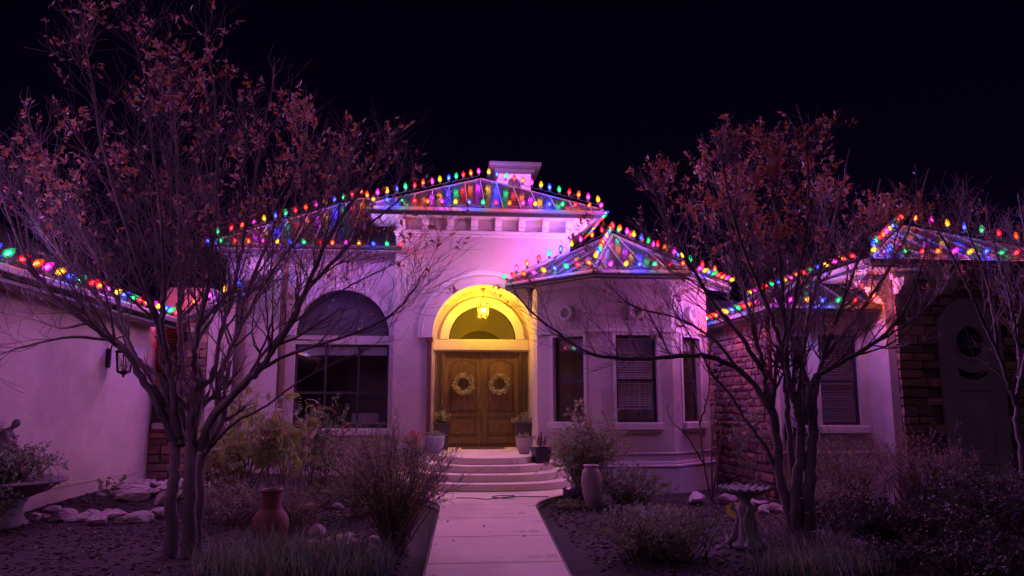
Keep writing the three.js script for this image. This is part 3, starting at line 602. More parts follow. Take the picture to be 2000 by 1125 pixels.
function lightString(label, runs, o = {}) {
  const st = thing('light_string', label, 'string lights', [0, 0, 0], 0, 'coloured light strings along the eaves and roof ridges');
  const wires = []; let k = o.phase ?? 0;
  let run = 0;
  for (const pts of runs) {
    const aim = o.aims ? V(...o.aims[run]).normalize() : V(0, 1, 0); run++;
    const curve = new THREE.CurvePath(); for (let i = 0; i < pts.length - 1; i++) curve.add(new THREE.LineCurve3(pts[i], pts[i + 1]));
    const L = curve.getLength(), gap = o.gap ?? 0.305, n = Math.floor(L / gap), lift = o.aims ? 0 : 0.1, list = [];
    for (let i = 0; i <= n; i++) {
      const p = curve.getPointAt(Math.min(1, (i * gap) / L)).add(V(R(-0.012, 0.012), lift, R(-0.012, 0.012)).addScaledVector(aim, o.aims ? 0.06 : 0));
      const h = k++ % 6, q = new THREE.Quaternion().setFromUnitVectors(UPV, aim.clone().add(V(R(-0.12, 0.12), R(-0.12, 0.12), R(-0.12, 0.12))).normalize());
      const b = new THREE.Mesh(shellGeo, shells[h]); b.name = 'bulb'; b.position.copy(p); b.quaternion.copy(q); st.add(b);
      const c = new THREE.Mesh(coreGeo, cores[h]); c.name = 'filament'; b.add(c);
      const l = new THREE.PointLight(rgb(...HUES[h][0]), LAMP_GAIN * (o.gain ?? 1) * (o.boost?.[i] ?? 1), 0, 2); l.position.copy(V(0, 0.07, 0).applyQuaternion(q).add(p)); l.castShadow = true; l.name = 'bulb_light';
      l.shadow.radius = 2.5; l.shadow.mapSize.set(128, 128); scene.add(l);
      wires.push(clean(socketGeo).applyMatrix4(new THREE.Matrix4().compose(p, q, V(1, 1, 1))));
      list.push(p.clone().addScaledVector(aim, -0.055));
      bulbCount++;
    }
    const ob = buf(), line = []; for (let i = 0; i < list.length; i++) { line.push(list[i]); if (i < list.length - 1) line.push(list[i].clone().lerp(list[i + 1], 0.5).add(V(0, -0.012, 0))); }
    if (line.length > 1) { tube(line, line.map(() => 0.007), 4, ob); wires.push(bufGeo(ob)); }
  }
  obj('wire', wires, M.wire, st, false);
  return st;
}
seed(5);
lightString('string of coloured bulbs along the front gutter above the entry cornice', [[V(-1.6, 6.02, -16.39), V(3.64, 6.02, -16.39)]], { gain: 1.7, phase: 3, aims: [[0, 0.45, 1]] });
lightString('string of bulbs climbing the left hip of the tallest roof to its peak', [[V(-1.75, 6.05, -16.42), V(0.945, 7.55, -19.1)]], { gain: 1.4, phase: 1 });
lightString('string of bulbs running down the right hip of the tallest roof', [[V(1.15, 7.46, -18.9), V(3.66, 6.05, -16.42)]], { gain: 1.5, phase: 3 });
lightString('receding string of small bulbs on the right side gutter of the tallest roof', [[V(3.68, 5.98, -16.8), V(3.68, 5.98, -19.8)]], { gain: 0.4, phase: 4, aims: [[1, 0.4, 0]] });
lightString('string of bulbs on the gutter above the arched window', [[V(-5.28, 5.10, -16.78), V(-1.0, 5.10, -16.78)]], { gain: 0.6, phase: 4, aims: [[0, 0.45, 1]] });
lightString('string of bulbs climbing the hip of the roof above the arched window', [[V(-5.12, 5.26, -16.95), V(-2.25, 7.02, -19.6)]], { gain: 1.8, phase: 5 });
lightString('string of bulbs along the gutter of the long left wall', [[V(-5.18, 3.27, -4.2), V(-5.30, 3.27, -14.9)]], { gain: 0.45, phase: 1, aims: [[1, 0.45, 0]] });
lightString('short string of bulbs slanting up behind the left tree', [[V(-5.2, 3.3, -15.02), V(-3.95, 3.8, -15.02)]], { gain: 1.3, phase: 0 });
{
  const E = [V(1.42, 4.31, -16.36), V(3.0, 4.31, -14.44), V(4.95, 4.31, -14.44), V(6.53, 4.31, -16.36)], T = V(4.0, 5.62, -17.05);
  lightString('string of bulbs around the gutter of the bay with three windows', [[E[0], E[1]], [V(3.3, 4.26, -14.38), E[2]], [V(5.14, 4.26, -14.63), E[3]]], { gain: 1.2, phase: 5, aims: [[-0.77, 0.45, 0.64], [0, 0.45, 1], [0.77, 0.45, 0.64]] });
  lightString('string of bulbs on the far left ridge of the bay roof beside the entry arch', [[T, V(1.5, 4.36, -16.38)]], { gain: 0.28, phase: 5, boost: { 8: 1.6, 7: 4, 5: 6, 6: 3, 4: 2 } });
  lightString('closely packed string of bulbs on the ridge facing the camera on the bay roof', [[V(3.05, 4.36, -14.48), T]], { gain: 0.8, phase: 3 });
  lightString('string of bulbs on the right front ridge of the bay roof', [[V(3.98, 5.58, -16.9), V(4.93, 4.36, -14.46)]], { gain: 1.1, phase: 0 });
  lightString('string of bulbs on the farthest right ridge of the bay roof', [[V(4.15, 5.52, -17.05), V(6.5, 4.36, -16.38)]], { gain: 1.1, phase: 5 });
}
lightString('low string of bulbs turning the gutter corner above the right stone recess', [[V(5.62, 3.42, -16.58), V(6.02, 3.42, -16.54)], [V(6.03, 3.42, -16.2), V(6.03, 3.42, -13.3)]], { gain: 0.55, boost: { 2: 1.5, 3: 2.5, 4: 2 }, phase: 3, aims: [[0, 0.45, 1], [-1, 0.45, 0]] });
lightString('string of bulbs on the front gutter above the window behind the right tree', [[V(6.35, 3.40, -13.04), V(8.1, 3.40, -13.04)]], { gain: 1.1, phase: 2, aims: [[0, 0.45, 1]] });
lightString('receding string of bulbs on the side gutter of the right wing', [[V(7.56, 4.2, -12.7), V(7.56, 4.2, -17.6)]], { gain: 0.8, phase: 0, aims: [[-1, 0.45, 0]] });
lightString('string of bulbs on the front gutter above the arched stone niche', [[V(7.6, 4.22, -12.36), V(11.5, 4.22, -12.36)]], { gain: 1.2, phase: 3, aims: [[0, 0.45, 1]] });
lightString('closely packed string of bulbs climbing the left hip of the right wing roof', [[V(7.62, 4.22, -12.3), V(9.5, 5.26, -14.2)]], { gain: 1.4, phase: 4 });
lightString('string of bulbs running down the right hip of the right wing roof', [[V(9.7, 5.2, -14.1), V(11.5, 4.26, -12.35)]], { gain: 0.7, phase: 1 });

// ---------------------------------------------------------------- lanterns
function lantern(name, label, pos, lit) {
  const g = thing(name, label, 'lantern', pos);
  const y0 = -0.42, y1 = -0.08, a = 0.15, b = 0.11, N = 6, fr = [], ring = (r, y, t) => new THREE.TorusGeometry(r, t, 5, N).rotateX(Math.PI / 2).translate(0, y, 0);
  for (let k = 0; k < N; k++) {
    const t = k / N * Math.PI * 2, u = (k + 1) / N * Math.PI * 2, P = (r, y, q) => V(Math.cos(q) * r, y, Math.sin(q) * r);
    fr.push(bar(P(b, y0, t), P(a, y1, t), 0.009, 0.009, 5), bar(P(b, y0, t), P(a, y1, u), 0.004, 0.004, 4), bar(P(b, y0, u), P(a, y1, t), 0.004, 0.004, 4));
  }
  fr.push(ring(a, y1, 0.013), ring(b, y0, 0.013));
  obj('cage', fr, lit ? M.brass : M.iron, g);
  if (lit) { // open crown of bent ribs
    const rib = []; for (let k = 0; k < N; k++) { const t = k / N * Math.PI * 2, P = (r, y) => V(Math.cos(t) * r, y, Math.sin(t) * r); rib.push(bar(P(a, y1), P(0.11, -0.01), 0.007, 0.006, 5), bar(P(0.11, -0.01), P(0.03, 0.03), 0.006, 0.006, 5)); }
    rib.push(ring(0.11, -0.01, 0.008), lathe([[0, 0.06], [0.02, 0.055], [0.035, 0.03], [0.03, 0.02], [0, 0.02]], 10));
    obj('crown', rib, M.brass, g);
  } else obj('cap', lathe([[0, 0.06], [0.03, 0.055], [0.05, 0.02], [0.09, 0.0], [0.10, -0.03], [0.17, -0.075], [0.165, -0.085], [0, -0.078]], 12), M.iron, g);
  obj('glass', new THREE.CylinderGeometry(a - 0.015, b - 0.015, y1 - y0 - 0.02, N, 1, true).translate(0, (y0 + y1) / 2, 0), M.lampGlass, g);
  if (lit) obj('base', [0, 1, 2].map((k) => bar(V(Math.cos(k * 2.094) * b, y0, Math.sin(k * 2.094) * b), V(0, -0.46, 0), 0.006, 0.006, 5)).concat([lathe([[0, -0.52], [0.012, -0.51], [0.018, -0.48], [0.012, -0.455], [0, -0.45]], 10), new THREE.CylinderGeometry(0.05, 0.05, 0.008, 12).translate(0, -0.425, 0)]), M.brass, g);
  else obj('base', lathe([[0, -0.52], [0.014, -0.51], [0.02, -0.48], [0.04, -0.46], [0.11, -0.43], [0, -0.425]], 12), M.iron, g);
  for (let k = 0; k < 3; k++) {
    const x = Math.cos(k * 2.1) * 0.04, z = Math.sin(k * 2.1) * 0.04;
    obj('candle', new THREE.CylinderGeometry(0.012, 0.012, 0.14, 8).translate(x, -0.35, z), M.paper, g);
    obj('bulb', lathe([[0, 0], [0.016, 0.01], [0.026, 0.04], [0.014, 0.08], [0, 0.1]], 8).translate(x, -0.28, z), lit ? M.flame : M.lampGlass, g);
    if (lit) { const l = new THREE.PointLight(rgb(1, 0.53, 0.022), PORCH_LAMP / 3, 0, 2); l.position.set(pos[0] + x, pos[1] - 0.245, pos[2] + z); l.castShadow = true; l.name = 'lantern_light'; l.shadow.radius = 1.5; scene.add(l); }
  }
  return g;
}
M.flame = mat({ color: rgb(0, 0, 0), emissive: rgb(1, 0.72, 0.25), emissiveIntensity: 25 });
{
  const g = lantern('pendant_lantern', 'lit glass lantern hanging from the arched ceiling above the front door', [0.93, 3.98, -17.42], true);
  const ch = []; for (let k = 0; k < 4; k++) ch.push(new THREE.TorusGeometry(0.022, 0.005, 5, 8).rotateY(k % 2 * Math.PI / 2).translate(0, 0.075 + k * 0.034, 0));
  obj('chain', ch, M.iron, g);
  obj('canopy', lathe([[0, 0.30], [0.06, 0.30], [0.055, 0.26], [0.015, 0.22], [0.01, 0.2], [0, 0.2]], 14), M.brass, g);
}
{
  const g = lantern('wall_lantern', 'unlit black caged lantern on the long left wall', [-5.47, 2.52, -13.35], false);
  obj('bracket', [rbox(-0.279, -0.25, -0.35, -0.02, -0.07, 0.07, 0.01), bar(V(-0.26, -0.1, 0), V(-0.2, 0.14, 0), 0.012), bar(V(-0.2, 0.14, 0), V(-0.06, 0.19, 0), 0.012), bar(V(-0.06, 0.19, 0), V(0, 0.05, 0), 0.012)], M.iron, g);
}
{
  const g = lantern('wall_lantern', 'unlit black lantern low on the pale wall behind the birdbath', [6.02, 1.12, -13.42], false);
  g.position.set(6.52, 1.2, -13.42);
  obj('bracket', [rbox(-0.07, 0.07, -0.35, -0.02, -0.279, -0.25, 0.01), bar(V(0, -0.1, -0.26), V(0, 0.14, -0.2), 0.012), bar(V(0, 0.14, -0.2), V(0, 0.05, 0), 0.012)], M.iron, g);
}

// ---------------------------------------------------------------- trees
M.treeLeaf = pmat({ color: rgb(1, 1, 1), roughness: 0.6, transmission: 0.55, thickness: 0, side: THREE.DoubleSide });
const leafGeo = (() => { // one small folded leaf, about 1 long
  const g = new THREE.BufferGeometry();
  const p = [0, 0, 0, 0.28, 0.35, 0.09, 0, 0.5, -0.03, -0.28, 0.35, 0.09, 0, 1, 0.06];
  g.setAttribute('position', new THREE.Float32BufferAttribute(p, 3));
  g.setIndex([0, 1, 2, 1, 4, 2, 0, 2, 3, 3, 2, 4]);
  g.computeVertexNormals();
  g.setAttribute('uv', new THREE.Float32BufferAttribute([0, 0, 1, 0, 0, 1, 1, 1, 0, 0], 2));
  return g;
})();
const _m = new THREE.Matrix4(), _q = new THREE.Quaternion(), _c = new THREE.Color();
function leaves(name, list, parent, palette, geo = leafGeo, material = M.leaf) { // list: [pos, dir, size]
  const im = new THREE.InstancedMesh(geo, material, list.length);
  list.forEach(([p, d, s], i) => {
    _q.setFromUnitVectors(UPV, d).multiply(new THREE.Quaternion().setFromAxisAngle(UPV, R(0, 6.28)));
    im.setMatrixAt(i, _m.compose(p, _q, V(s * R(0.75, 1.15), s, s)));
    const c = palette[Math.floor(rnd() * palette.length)], k = R(0.7, 1.25);
    im.setColorAt(i, _c.setRGB(c[0] * k, c[1] * k, c[2] * k));
  });
  im.name = name; im.castShadow = im.receiveShadow = true; im.userData.kind = 'stuff';
  parent.add(im);
  return im;
}
function randDir(up = 0) { const v = V(gauss(), gauss() + up, gauss()); return v.lengthSq() < 1e-4 ? V(0, 1, 0) : v.normalize(); }
// a limb drawn through points (smooth), returned as dense points
function spline(pts, n) { return new THREE.CatmullRomCurve3(pts, false, 'centripetal').getPoints(n); }
function growTree(o) {
  // o: limbs [{pts, r0, r1, bare}], name, label...
  const t = thing(o.name, o.label, 'tree', [0, 0, 0], 0, o.group);
  const tw = buf(), leafList = [];
  let stems = 0;
  function branch(p0, dir, L, r, level) {
    let n = level === 0 ? 8 : level === 1 ? 6 : 5; const pts = [p0.clone()], rr = [r], d = dir.clone(), p = p0.clone(), top = o.top(p0) + gauss() * 0.3;
    if (p.y > top) return;
    for (let i = 1; i <= n; i++) {
      d.add(V(gauss() * o.wander, gauss() * o.wander * 0.6 + o.lift * (level === 0 ? 1 : 0.6), gauss() * o.wander)).normalize();
      p.addScaledVector(d, L / n); pts.push(p.clone()); rr.push(Math.max(o.tip, r * (1 - 0.8 * i / n)));
      if (p.y > top && i >= 2) { n = i; break; }
    }
    tube(pts, rr, r > 0.008 ? 4 : 3, tw);
    if (level < o.levels) {
      const k = Math.round(o.kids[level] * R(0.7, 1.3) * (L / o.len[level]));
      for (let j = 0; j < k; j++) {
        const f = R(0.2, 1), q = f * n, i = Math.min(n - 1, Math.floor(q)), at0 = pts[i].clone().lerp(pts[i + 1], q - i);
        const tan = V().subVectors(pts[i + 1], pts[i]).normalize(), side = randDir().cross(tan).normalize();
        const nd = tan.multiplyScalar(R(0.6, 1)).addScaledVector(side, R(0.45, 0.95)).add(V(0, o.lift * 1.2, 0)).normalize();
        branch(at0, nd, o.len[level + 1] * R(0.55, 1.25) * (1.15 - 0.5 * f), Math.max(o.tip, rr[i] * 0.62), level + 1);
      }
    }
    if (level >= 1) {
      const end = pts[n], pr = o.leafChance(end);
      if (rnd() < pr) {
        const k = 2 + Math.floor(rnd() * o.leafMost);
        for (let j = 0; j < k; j++) {
          const i = Math.max(1, n - Math.floor(rnd() * rnd() * 4)), b = pts[i - 1].clone().lerp(pts[i], rnd());
          leafList.push([b.add(V(gauss(), gauss(), gauss()).multiplyScalar(0.012)), randDir(0.1).addScaledVector(d, 0.5).normalize(), o.leafSize * R(0.7, 1.2)]);
        }
      }
    }
  }
  for (const lb of o.limbs) {
    const len = lb.pts.reduce((s, p, i) => s + (i ? p.distanceTo(lb.pts[i - 1]) : 0), 0), n = Math.max(8, Math.round(len / 0.09));
    const pts = spline(lb.pts, n), rr = pts.map((_, i) => lerp(lb.r0, lb.r1, Math.pow(i / n, 0.8)) * (1 + 0.06 * Math.sin(i * 1.3 + stems) + 0.05 * gauss() * (lb.r0 > 0.02)));
    pts.forEach((p, i) => { if (i && i < n) p.add(V(gauss(), gauss() * 0.5, gauss()).multiplyScalar(Math.min(0.018, rr[i] * 0.5))); });
    const ob = buf(); tube(pts, rr, lb.r0 > 0.03 ? 10 : 6, ob);
    rawMesh(lb.r0 > 0.05 ? 'trunk' : 'limb', bufGeo(ob), M.bark, t); stems++;
    const from = lb.from ?? 0.3, cnt = Math.round((lb.n ?? o.perMetre * len) * (1 - from));
    for (let j = 0; j < cnt; j++) {
      const f = lerp(from, 1, (j + rnd()) / cnt), i = Math.min(n - 1, Math.floor(f * n));
      const tan = V().subVectors(pts[i + 1], pts[i]).normalize(), side = randDir().cross(tan).normalize();
      const nd = tan.clone().multiplyScalar(R(0.7, 1.1)).addScaledVector(side, R(0.35, 0.9)).add(V(0, o.lift * 2, 0)).normalize();
      branch(pts[i], nd, o.len[0] * R(0.55, 1.2) * (lb.scale ?? 1) * (1.1 - 0.4 * f), Math.max(o.tip * 1.4, Math.min(rr[i] * 0.55, 0.016)), 0);
    }
    branch(pts[n], V().subVectors(pts[n], pts[n - 1]).normalize(), o.len[0] * 0.8, lb.r1, 0);
  }
  const g = rawMesh('twigs', bufGeo(tw), M.twig, t); g.userData.kind = 'stuff';
  if (leafList.length) leaves('leaves', leafList, t, o.palette, leafGeo, M.treeLeaf);
  return [tw.i.length / 3, leafList.length];
}
const RUST = [[0.58, 0.24, 0.15], [0.68, 0.42, 0.33], [0.62, 0.19, 0.07], [0.66, 0.46, 0.38], [0.42, 0.14, 0.09], [0.72, 0.33, 0.08]];
// limbs are given as the points they pass in the photograph, each at its own distance
const limb = (r0, r1, pts, o = {}) => ({ r0, r1, pts: pts.map(([x, y, z]) => at(x, y, -z)), ...o });
seed(101);
const leftTree = growTree({
  name: 'crape_myrtle_tree', label: 'large nearly bare multi-stemmed tree left of the walkway', levels: 2, perMetre: 6.5, wander: 0.23, lift: 0.10, tip: 0.0021,
  len: [1.15, 0.62, 0.34], kids: [9, 5], leafMost: 7, leafSize: 0.065, palette: RUST, group: 'multi-stemmed trees in the front beds',
  top: (p) => 5.9 - 0.19 * (p.x + 3.3) ** 2,
  leafChance: (p) => clamp((0.02 + 0.24 * smooth(p.y, 2.9, 5.2) + 0.10 * smooth(p.x, -2.2, 0.5) * smooth(p.y, 2.6, 3.6)) * (0.45 + 1.5 * smooth(nC(p.x * 0.43 + 0.2, p.y * 0.47 + p.z * 0.41), 0.42, 0.66)), 0, 0.5),
  limbs: [
    limb(0.07, 0.055, [[333, 1085, 8.6], [336, 960, 8.6], [340, 900, 8.6], [340, 850, 8.6]], { from: 1 }),
    limb(0.074, 0.058, [[366, 1085, 8.5], [370, 960, 8.5], [373, 905, 8.5], [373, 862, 8.5]], { from: 1 }),
    limb(0.05, 0.045, [[384, 1075, 8.8], [390, 960, 8.75], [392, 900, 8.75], [417, 858, 8.7]], { from: 1 }),
    limb(0.052, 0.012, [[340, 860, 8.6], [307, 787, 8.5], [271, 729, 8.4], [249, 689, 8.3], [204, 655, 8.2], [147, 612, 8.0], [98, 572, 7.9], [50, 500, 7.8], [10, 400, 7.7]], { from: 0.4 }),
    limb(0.018, 0.006, [[215, 664, 8.2], [147, 658, 8.1], [89, 667, 8.0], [36, 680, 7.9], [0, 693, 7.8]], { scale: 0.5 }),
    limb(0.02, 0.006, [[165, 632, 8.1], [120, 640, 8.4], [60, 622, 8.7], [0, 610, 8.9]], { scale: 0.5 }),
    limb(0.045, 0.011, [[342, 855, 8.6], [320, 764, 8.7], [300, 733, 8.8], [267, 700, 8.9], [249, 660, 9.0], [235, 610, 9.1], [213, 550, 9.2], [170, 470, 9.3], [110, 350, 9.4], [60, 250, 9.4]], { from: 0.35 }),
    limb(0.045, 0.011, [[352, 850, 8.55], [338, 778, 8.4], [329, 711, 8.3], [315, 667, 8.2], [307, 622, 8.1], [284, 560, 8.0], [260, 480, 7.9], [220, 360, 7.8], [190, 230, 7.7], [175, 140, 7.7]], { from: 0.35 }),
    limb(0.05, 0.011, [[355, 870, 8.6], [355, 755, 8.8], [355, 689, 8.95], [350, 630, 9.0], [352, 560, 9.1], [350, 460, 9.2], [345, 330, 9.3], [340, 190, 9.4]], { from: 0.35 }),
    limb(0.05, 0.012, [[370, 868, 8.5], [378, 800, 8.5], [385, 755, 8.5], [378, 711, 8.4], [386, 660, 8.3], [400, 590, 8.2], [415, 470, 8.1], [425, 330, 8.0], [420, 190, 7.9]], { from: 0.35 }),
    limb(0.036, 0.010, [[383, 760, 8.5], [409, 742, 8.6], [422, 707, 8.7], [431, 649, 8.8], [449, 600, 8.9], [465, 520, 9.0], [490, 400, 9.1], [510, 270, 9.2], [530, 180, 9.2]], { from: 0.3 }),
    limb(0.05, 0.010, [[400, 875, 8.7], [425, 800, 8.9], [428, 738, 9.1], [444, 700, 9.2], [465, 650, 9.4], [480, 580, 9.6], [520, 480, 9.8], [570, 360, 10.0], [600, 250, 10.1]], { from: 0.35 }),
    limb(0.06, 0.012, [[390, 882, 8.55], [409, 827, 8.5], [444, 782, 8.4], [484, 742, 8.3], [507, 720, 8.3], [533, 684, 8.2], [573, 625, 8.1], [600, 560, 8.0], [640, 470, 7.9], [690, 390, 7.9], [730, 330, 7.9]], { from: 0.35 }),
    limb(0.022, 0.006, [[505, 722, 8.3], [570, 690, 8.2], [640, 668, 8.1], [720, 640, 8.0], [775, 605, 8.0], [815, 555, 7.9]], { from: 0.25, scale: 0.7 }),
    limb(0.022, 0.006, [[470, 757, 8.4], [530, 672, 8.6], [600, 610, 8.8], [680, 560, 9.0], [760, 520, 9.1]], { from: 0.3, scale: 0.8 }),
    limb(0.024, 0.007, [[560, 645, 8.1], [600, 570, 8.3], [660, 500, 8.5], [720, 440, 8.6], [780, 390, 8.7], [820, 345, 8.8]], { from: 0.2, scale: 0.8 }),
    limb(0.02, 0.007, [[415, 870, 8.6], [453, 830, 8.5], [480, 813, 8.4], [520, 793, 8.3], [567, 757, 8.2], [640, 715, 8.1], [700, 690, 8.1]], { from: 0.75, scale: 0.4 }),
    limb(0.03, 0.008, [[329, 711, 8.3], [318, 640, 8.0], [322, 560, 7.7], [315, 440, 7.4], [300, 300, 7.2], [290, 170, 7.1]], { from: 0.3 }),
    limb(0.03, 0.008, [[249, 660, 9.0], [190, 580, 9.2], [120, 500, 9.4], [60, 420, 9.6], [0, 330, 9.7]], { from: 0.2 }),
    limb(0.03, 0.008, [[425, 740, 9.1], [470, 640, 9.3], [540, 520, 9.5], [620, 420, 9.6], [670, 330, 9.7]], { from: 0.3 }),
  ],
});
seed(202);
const rightTree = growTree({
  name: 'crape_myrtle_tree', label: 'multi-stemmed tree with pinkish leaves beside the birdbath', levels: 2, perMetre: 6.5, wander: 0.23, lift: 0.10, tip: 0.0022,
  len: [1.05, 0.58, 0.32], kids: [10, 5], leafMost: 9, leafSize: 0.065, palette: RUST, group: 'multi-stemmed trees in the front beds',
  top: (p) => 4.85 - 0.2 * (p.x - 4.15) ** 2,
  leafChance: (p) => clamp((0.03 + 0.36 * smooth(p.y, 2.9, 4.7)) * (0.45 + 1.4 * smooth(nC(p.x * 0.43 + 0.6, p.y * 0.47 + p.z * 0.41), 0.42, 0.64)), 0, 0.6),
  limbs: [
    limb(0.075, 0.05, [[1552, 1052, 9.0], [1540, 990, 9.0], [1523, 930, 9.0], [1518, 870, 9.0], [1508, 800, 9.0]], { from: 1 }),
    limb(0.08, 0.05, [[1562, 1055, 8.9], [1556, 980, 8.9], [1562, 900, 8.9], [1562, 810, 8.9]], { from: 1 }),
    limb(0.085, 0.055, [[1578, 1050, 8.85], [1580, 960, 8.85], [1586, 880, 8.85], [1588, 820, 8.85]], { from: 1 }),
    limb(0.05, 0.03, [[1570, 1045, 9.1], [1548, 920, 9.1], [1540, 820, 9.1], [1536, 760, 9.1]], { from: 1 }),
    limb(0.03, 0.014, [[1520, 925, 9.0], [1500, 880, 9.0], [1478, 850, 8.9], [1450, 810, 8.9], [1424, 768, 8.8], [1390, 730, 8.7], [1370, 690, 8.6]], { from: 0.75, scale: 0.7 }),
    limb(0.048, 0.011, [[1508, 805, 9.0], [1497, 790, 9.0], [1480, 760, 9.0], [1445, 725, 8.9], [1400, 700, 8.7], [1340, 694, 8.5], [1280, 700, 8.4], [1210, 700, 8.3], [1150, 690, 8.2], [1090, 650, 8.1], [1050, 620, 8.0]], { from: 0.45, scale: 0.75 }),
    limb(0.045, 0.011, [[1508, 800, 9.0], [1500, 770, 9.0], [1490, 720, 9.1], [1478, 670, 9.2], [1465, 620, 9.3], [1445, 540, 9.4], [1420, 430, 9.5], [1390, 330, 9.6], [1370, 260, 9.6]], { from: 0.3 }),
    limb(0.045, 0.011, [[1536, 765, 9.1], [1532, 700, 9.0], [1535, 640, 8.9], [1528, 560, 8.8], [1520, 460, 8.7], [1505, 350, 8.6], [1495, 260, 8.6]], { from: 0.3 }),
    limb(0.045, 0.011, [[1562, 820, 8.9], [1552, 790, 8.9], [1541, 740, 8.8], [1536, 690, 8.7], [1550, 600, 8.5], [1570, 480, 8.4], [1580, 360, 8.3], [1570, 250, 8.3]], { from: 0.3 }),
    limb(0.045, 0.011, [[1562, 815, 8.9], [1562, 760, 9.1], [1570, 690, 9.3], [1580, 610, 9.4], [1610, 500, 9.5], [1640, 390, 9.6], [1660, 290, 9.6]], { from: 0.3 }),
    limb(0.05, 0.011, [[1588, 825, 8.85], [1578, 790, 8.8], [1592, 740, 8.75], [1610, 725, 8.7], [1660, 700, 8.5], [1720, 660, 8.4], [1770, 600, 8.3], [1800, 520, 8.2]], { from: 0.3 }),
    limb(0.026, 0.007, [[1630, 716, 8.7], [1690, 680, 8.9], [1760, 640, 9.1], [1830, 580, 9.3], [1870, 520, 9.4]], { from: 0.2, scale: 0.8 }),
    limb(0.042, 0.011, [[1588, 820, 8.85], [1594, 760, 9.0], [1608, 700, 9.1], [1635, 620, 9.2], [1665, 540, 9.3], [1700, 440, 9.4], [1720, 350, 9.4]], { from: 0.3 }),
    limb(0.035, 0.010, [[1490, 725, 9.1], [1450, 660, 9.0], [1400, 600, 8.9], [1350, 520, 8.8], [1300, 430, 8.8], [1275, 360, 8.7]], { from: 0.25 }),
    limb(0.03, 0.009, [[1536, 700, 8.8], [1500, 600, 8.6], [1450, 480, 8.4], [1420, 370, 8.3], [1410, 290, 8.3]], { from: 0.25 }),
    limb(0.024, 0.007, [[1445, 725, 8.9], [1390, 660, 8.8], [1320, 620, 8.7], [1240, 600, 8.6], [1190, 560, 8.5]], { from: 0.25, scale: 0.6 }),
    limb(0.03, 0.009, [[1608, 700, 9.1], [1680, 610, 9.2], [1750, 500, 9.3], [1790, 410, 9.4], [1815, 330, 9.4]], { from: 0.25 }),
  ],
});
seed(303);
const farTree = growTree({
  name: 'crape_myrtle_tree', label: 'slender bare tree at the right edge in front of the stone wing', levels: 2, perMetre: 6, wander: 0.2, lift: 0.08, tip: 0.0021,
  len: [0.95, 0.55, 0.32], kids: [8, 5], leafMost: 4, leafSize: 0.05, palette: RUST, group: 'multi-stemmed trees in the front beds',
  top: (p) => 4.25,
  leafChance: (p) => 0.04,
  limbs: [
    limb(0.05, 0.035, [[2003, 990, 9.2], [1996, 900, 9.2], [1988, 830, 9.2], [1984, 785, 9.2]], { from: 1 }),
    limb(0.032, 0.009, [[1984, 790, 9.2], [1966, 740, 9.2], [1950, 690, 9.1], [1925, 640, 9.0], [1905, 590, 8.9], [1880, 540, 8.8], [1850, 480, 8.7], [1810, 420, 8.7]], { from: 0.4 }),
    limb(0.03, 0.009, [[1984, 785, 9.2], [1993, 720, 9.3], [1985, 650, 9.4], [1965, 560, 9.4], [1940, 470, 9.5], [1925, 400, 9.5]], { from: 0.3 }),
    limb(0.03, 0.009, [[1990, 760, 9.2], [2010, 650, 9.3], [2015, 550, 9.3], [2000, 450, 9.4], [1990, 380, 9.4]], { from: 0.3 }),
    limb(0.022, 0.008, [[1950, 690, 9.1], [1940, 610, 9.0], [1925, 540, 9.0], [1890, 450, 9.0], [1870, 390, 9.0]], { from: 0.3 }),
  ],
});

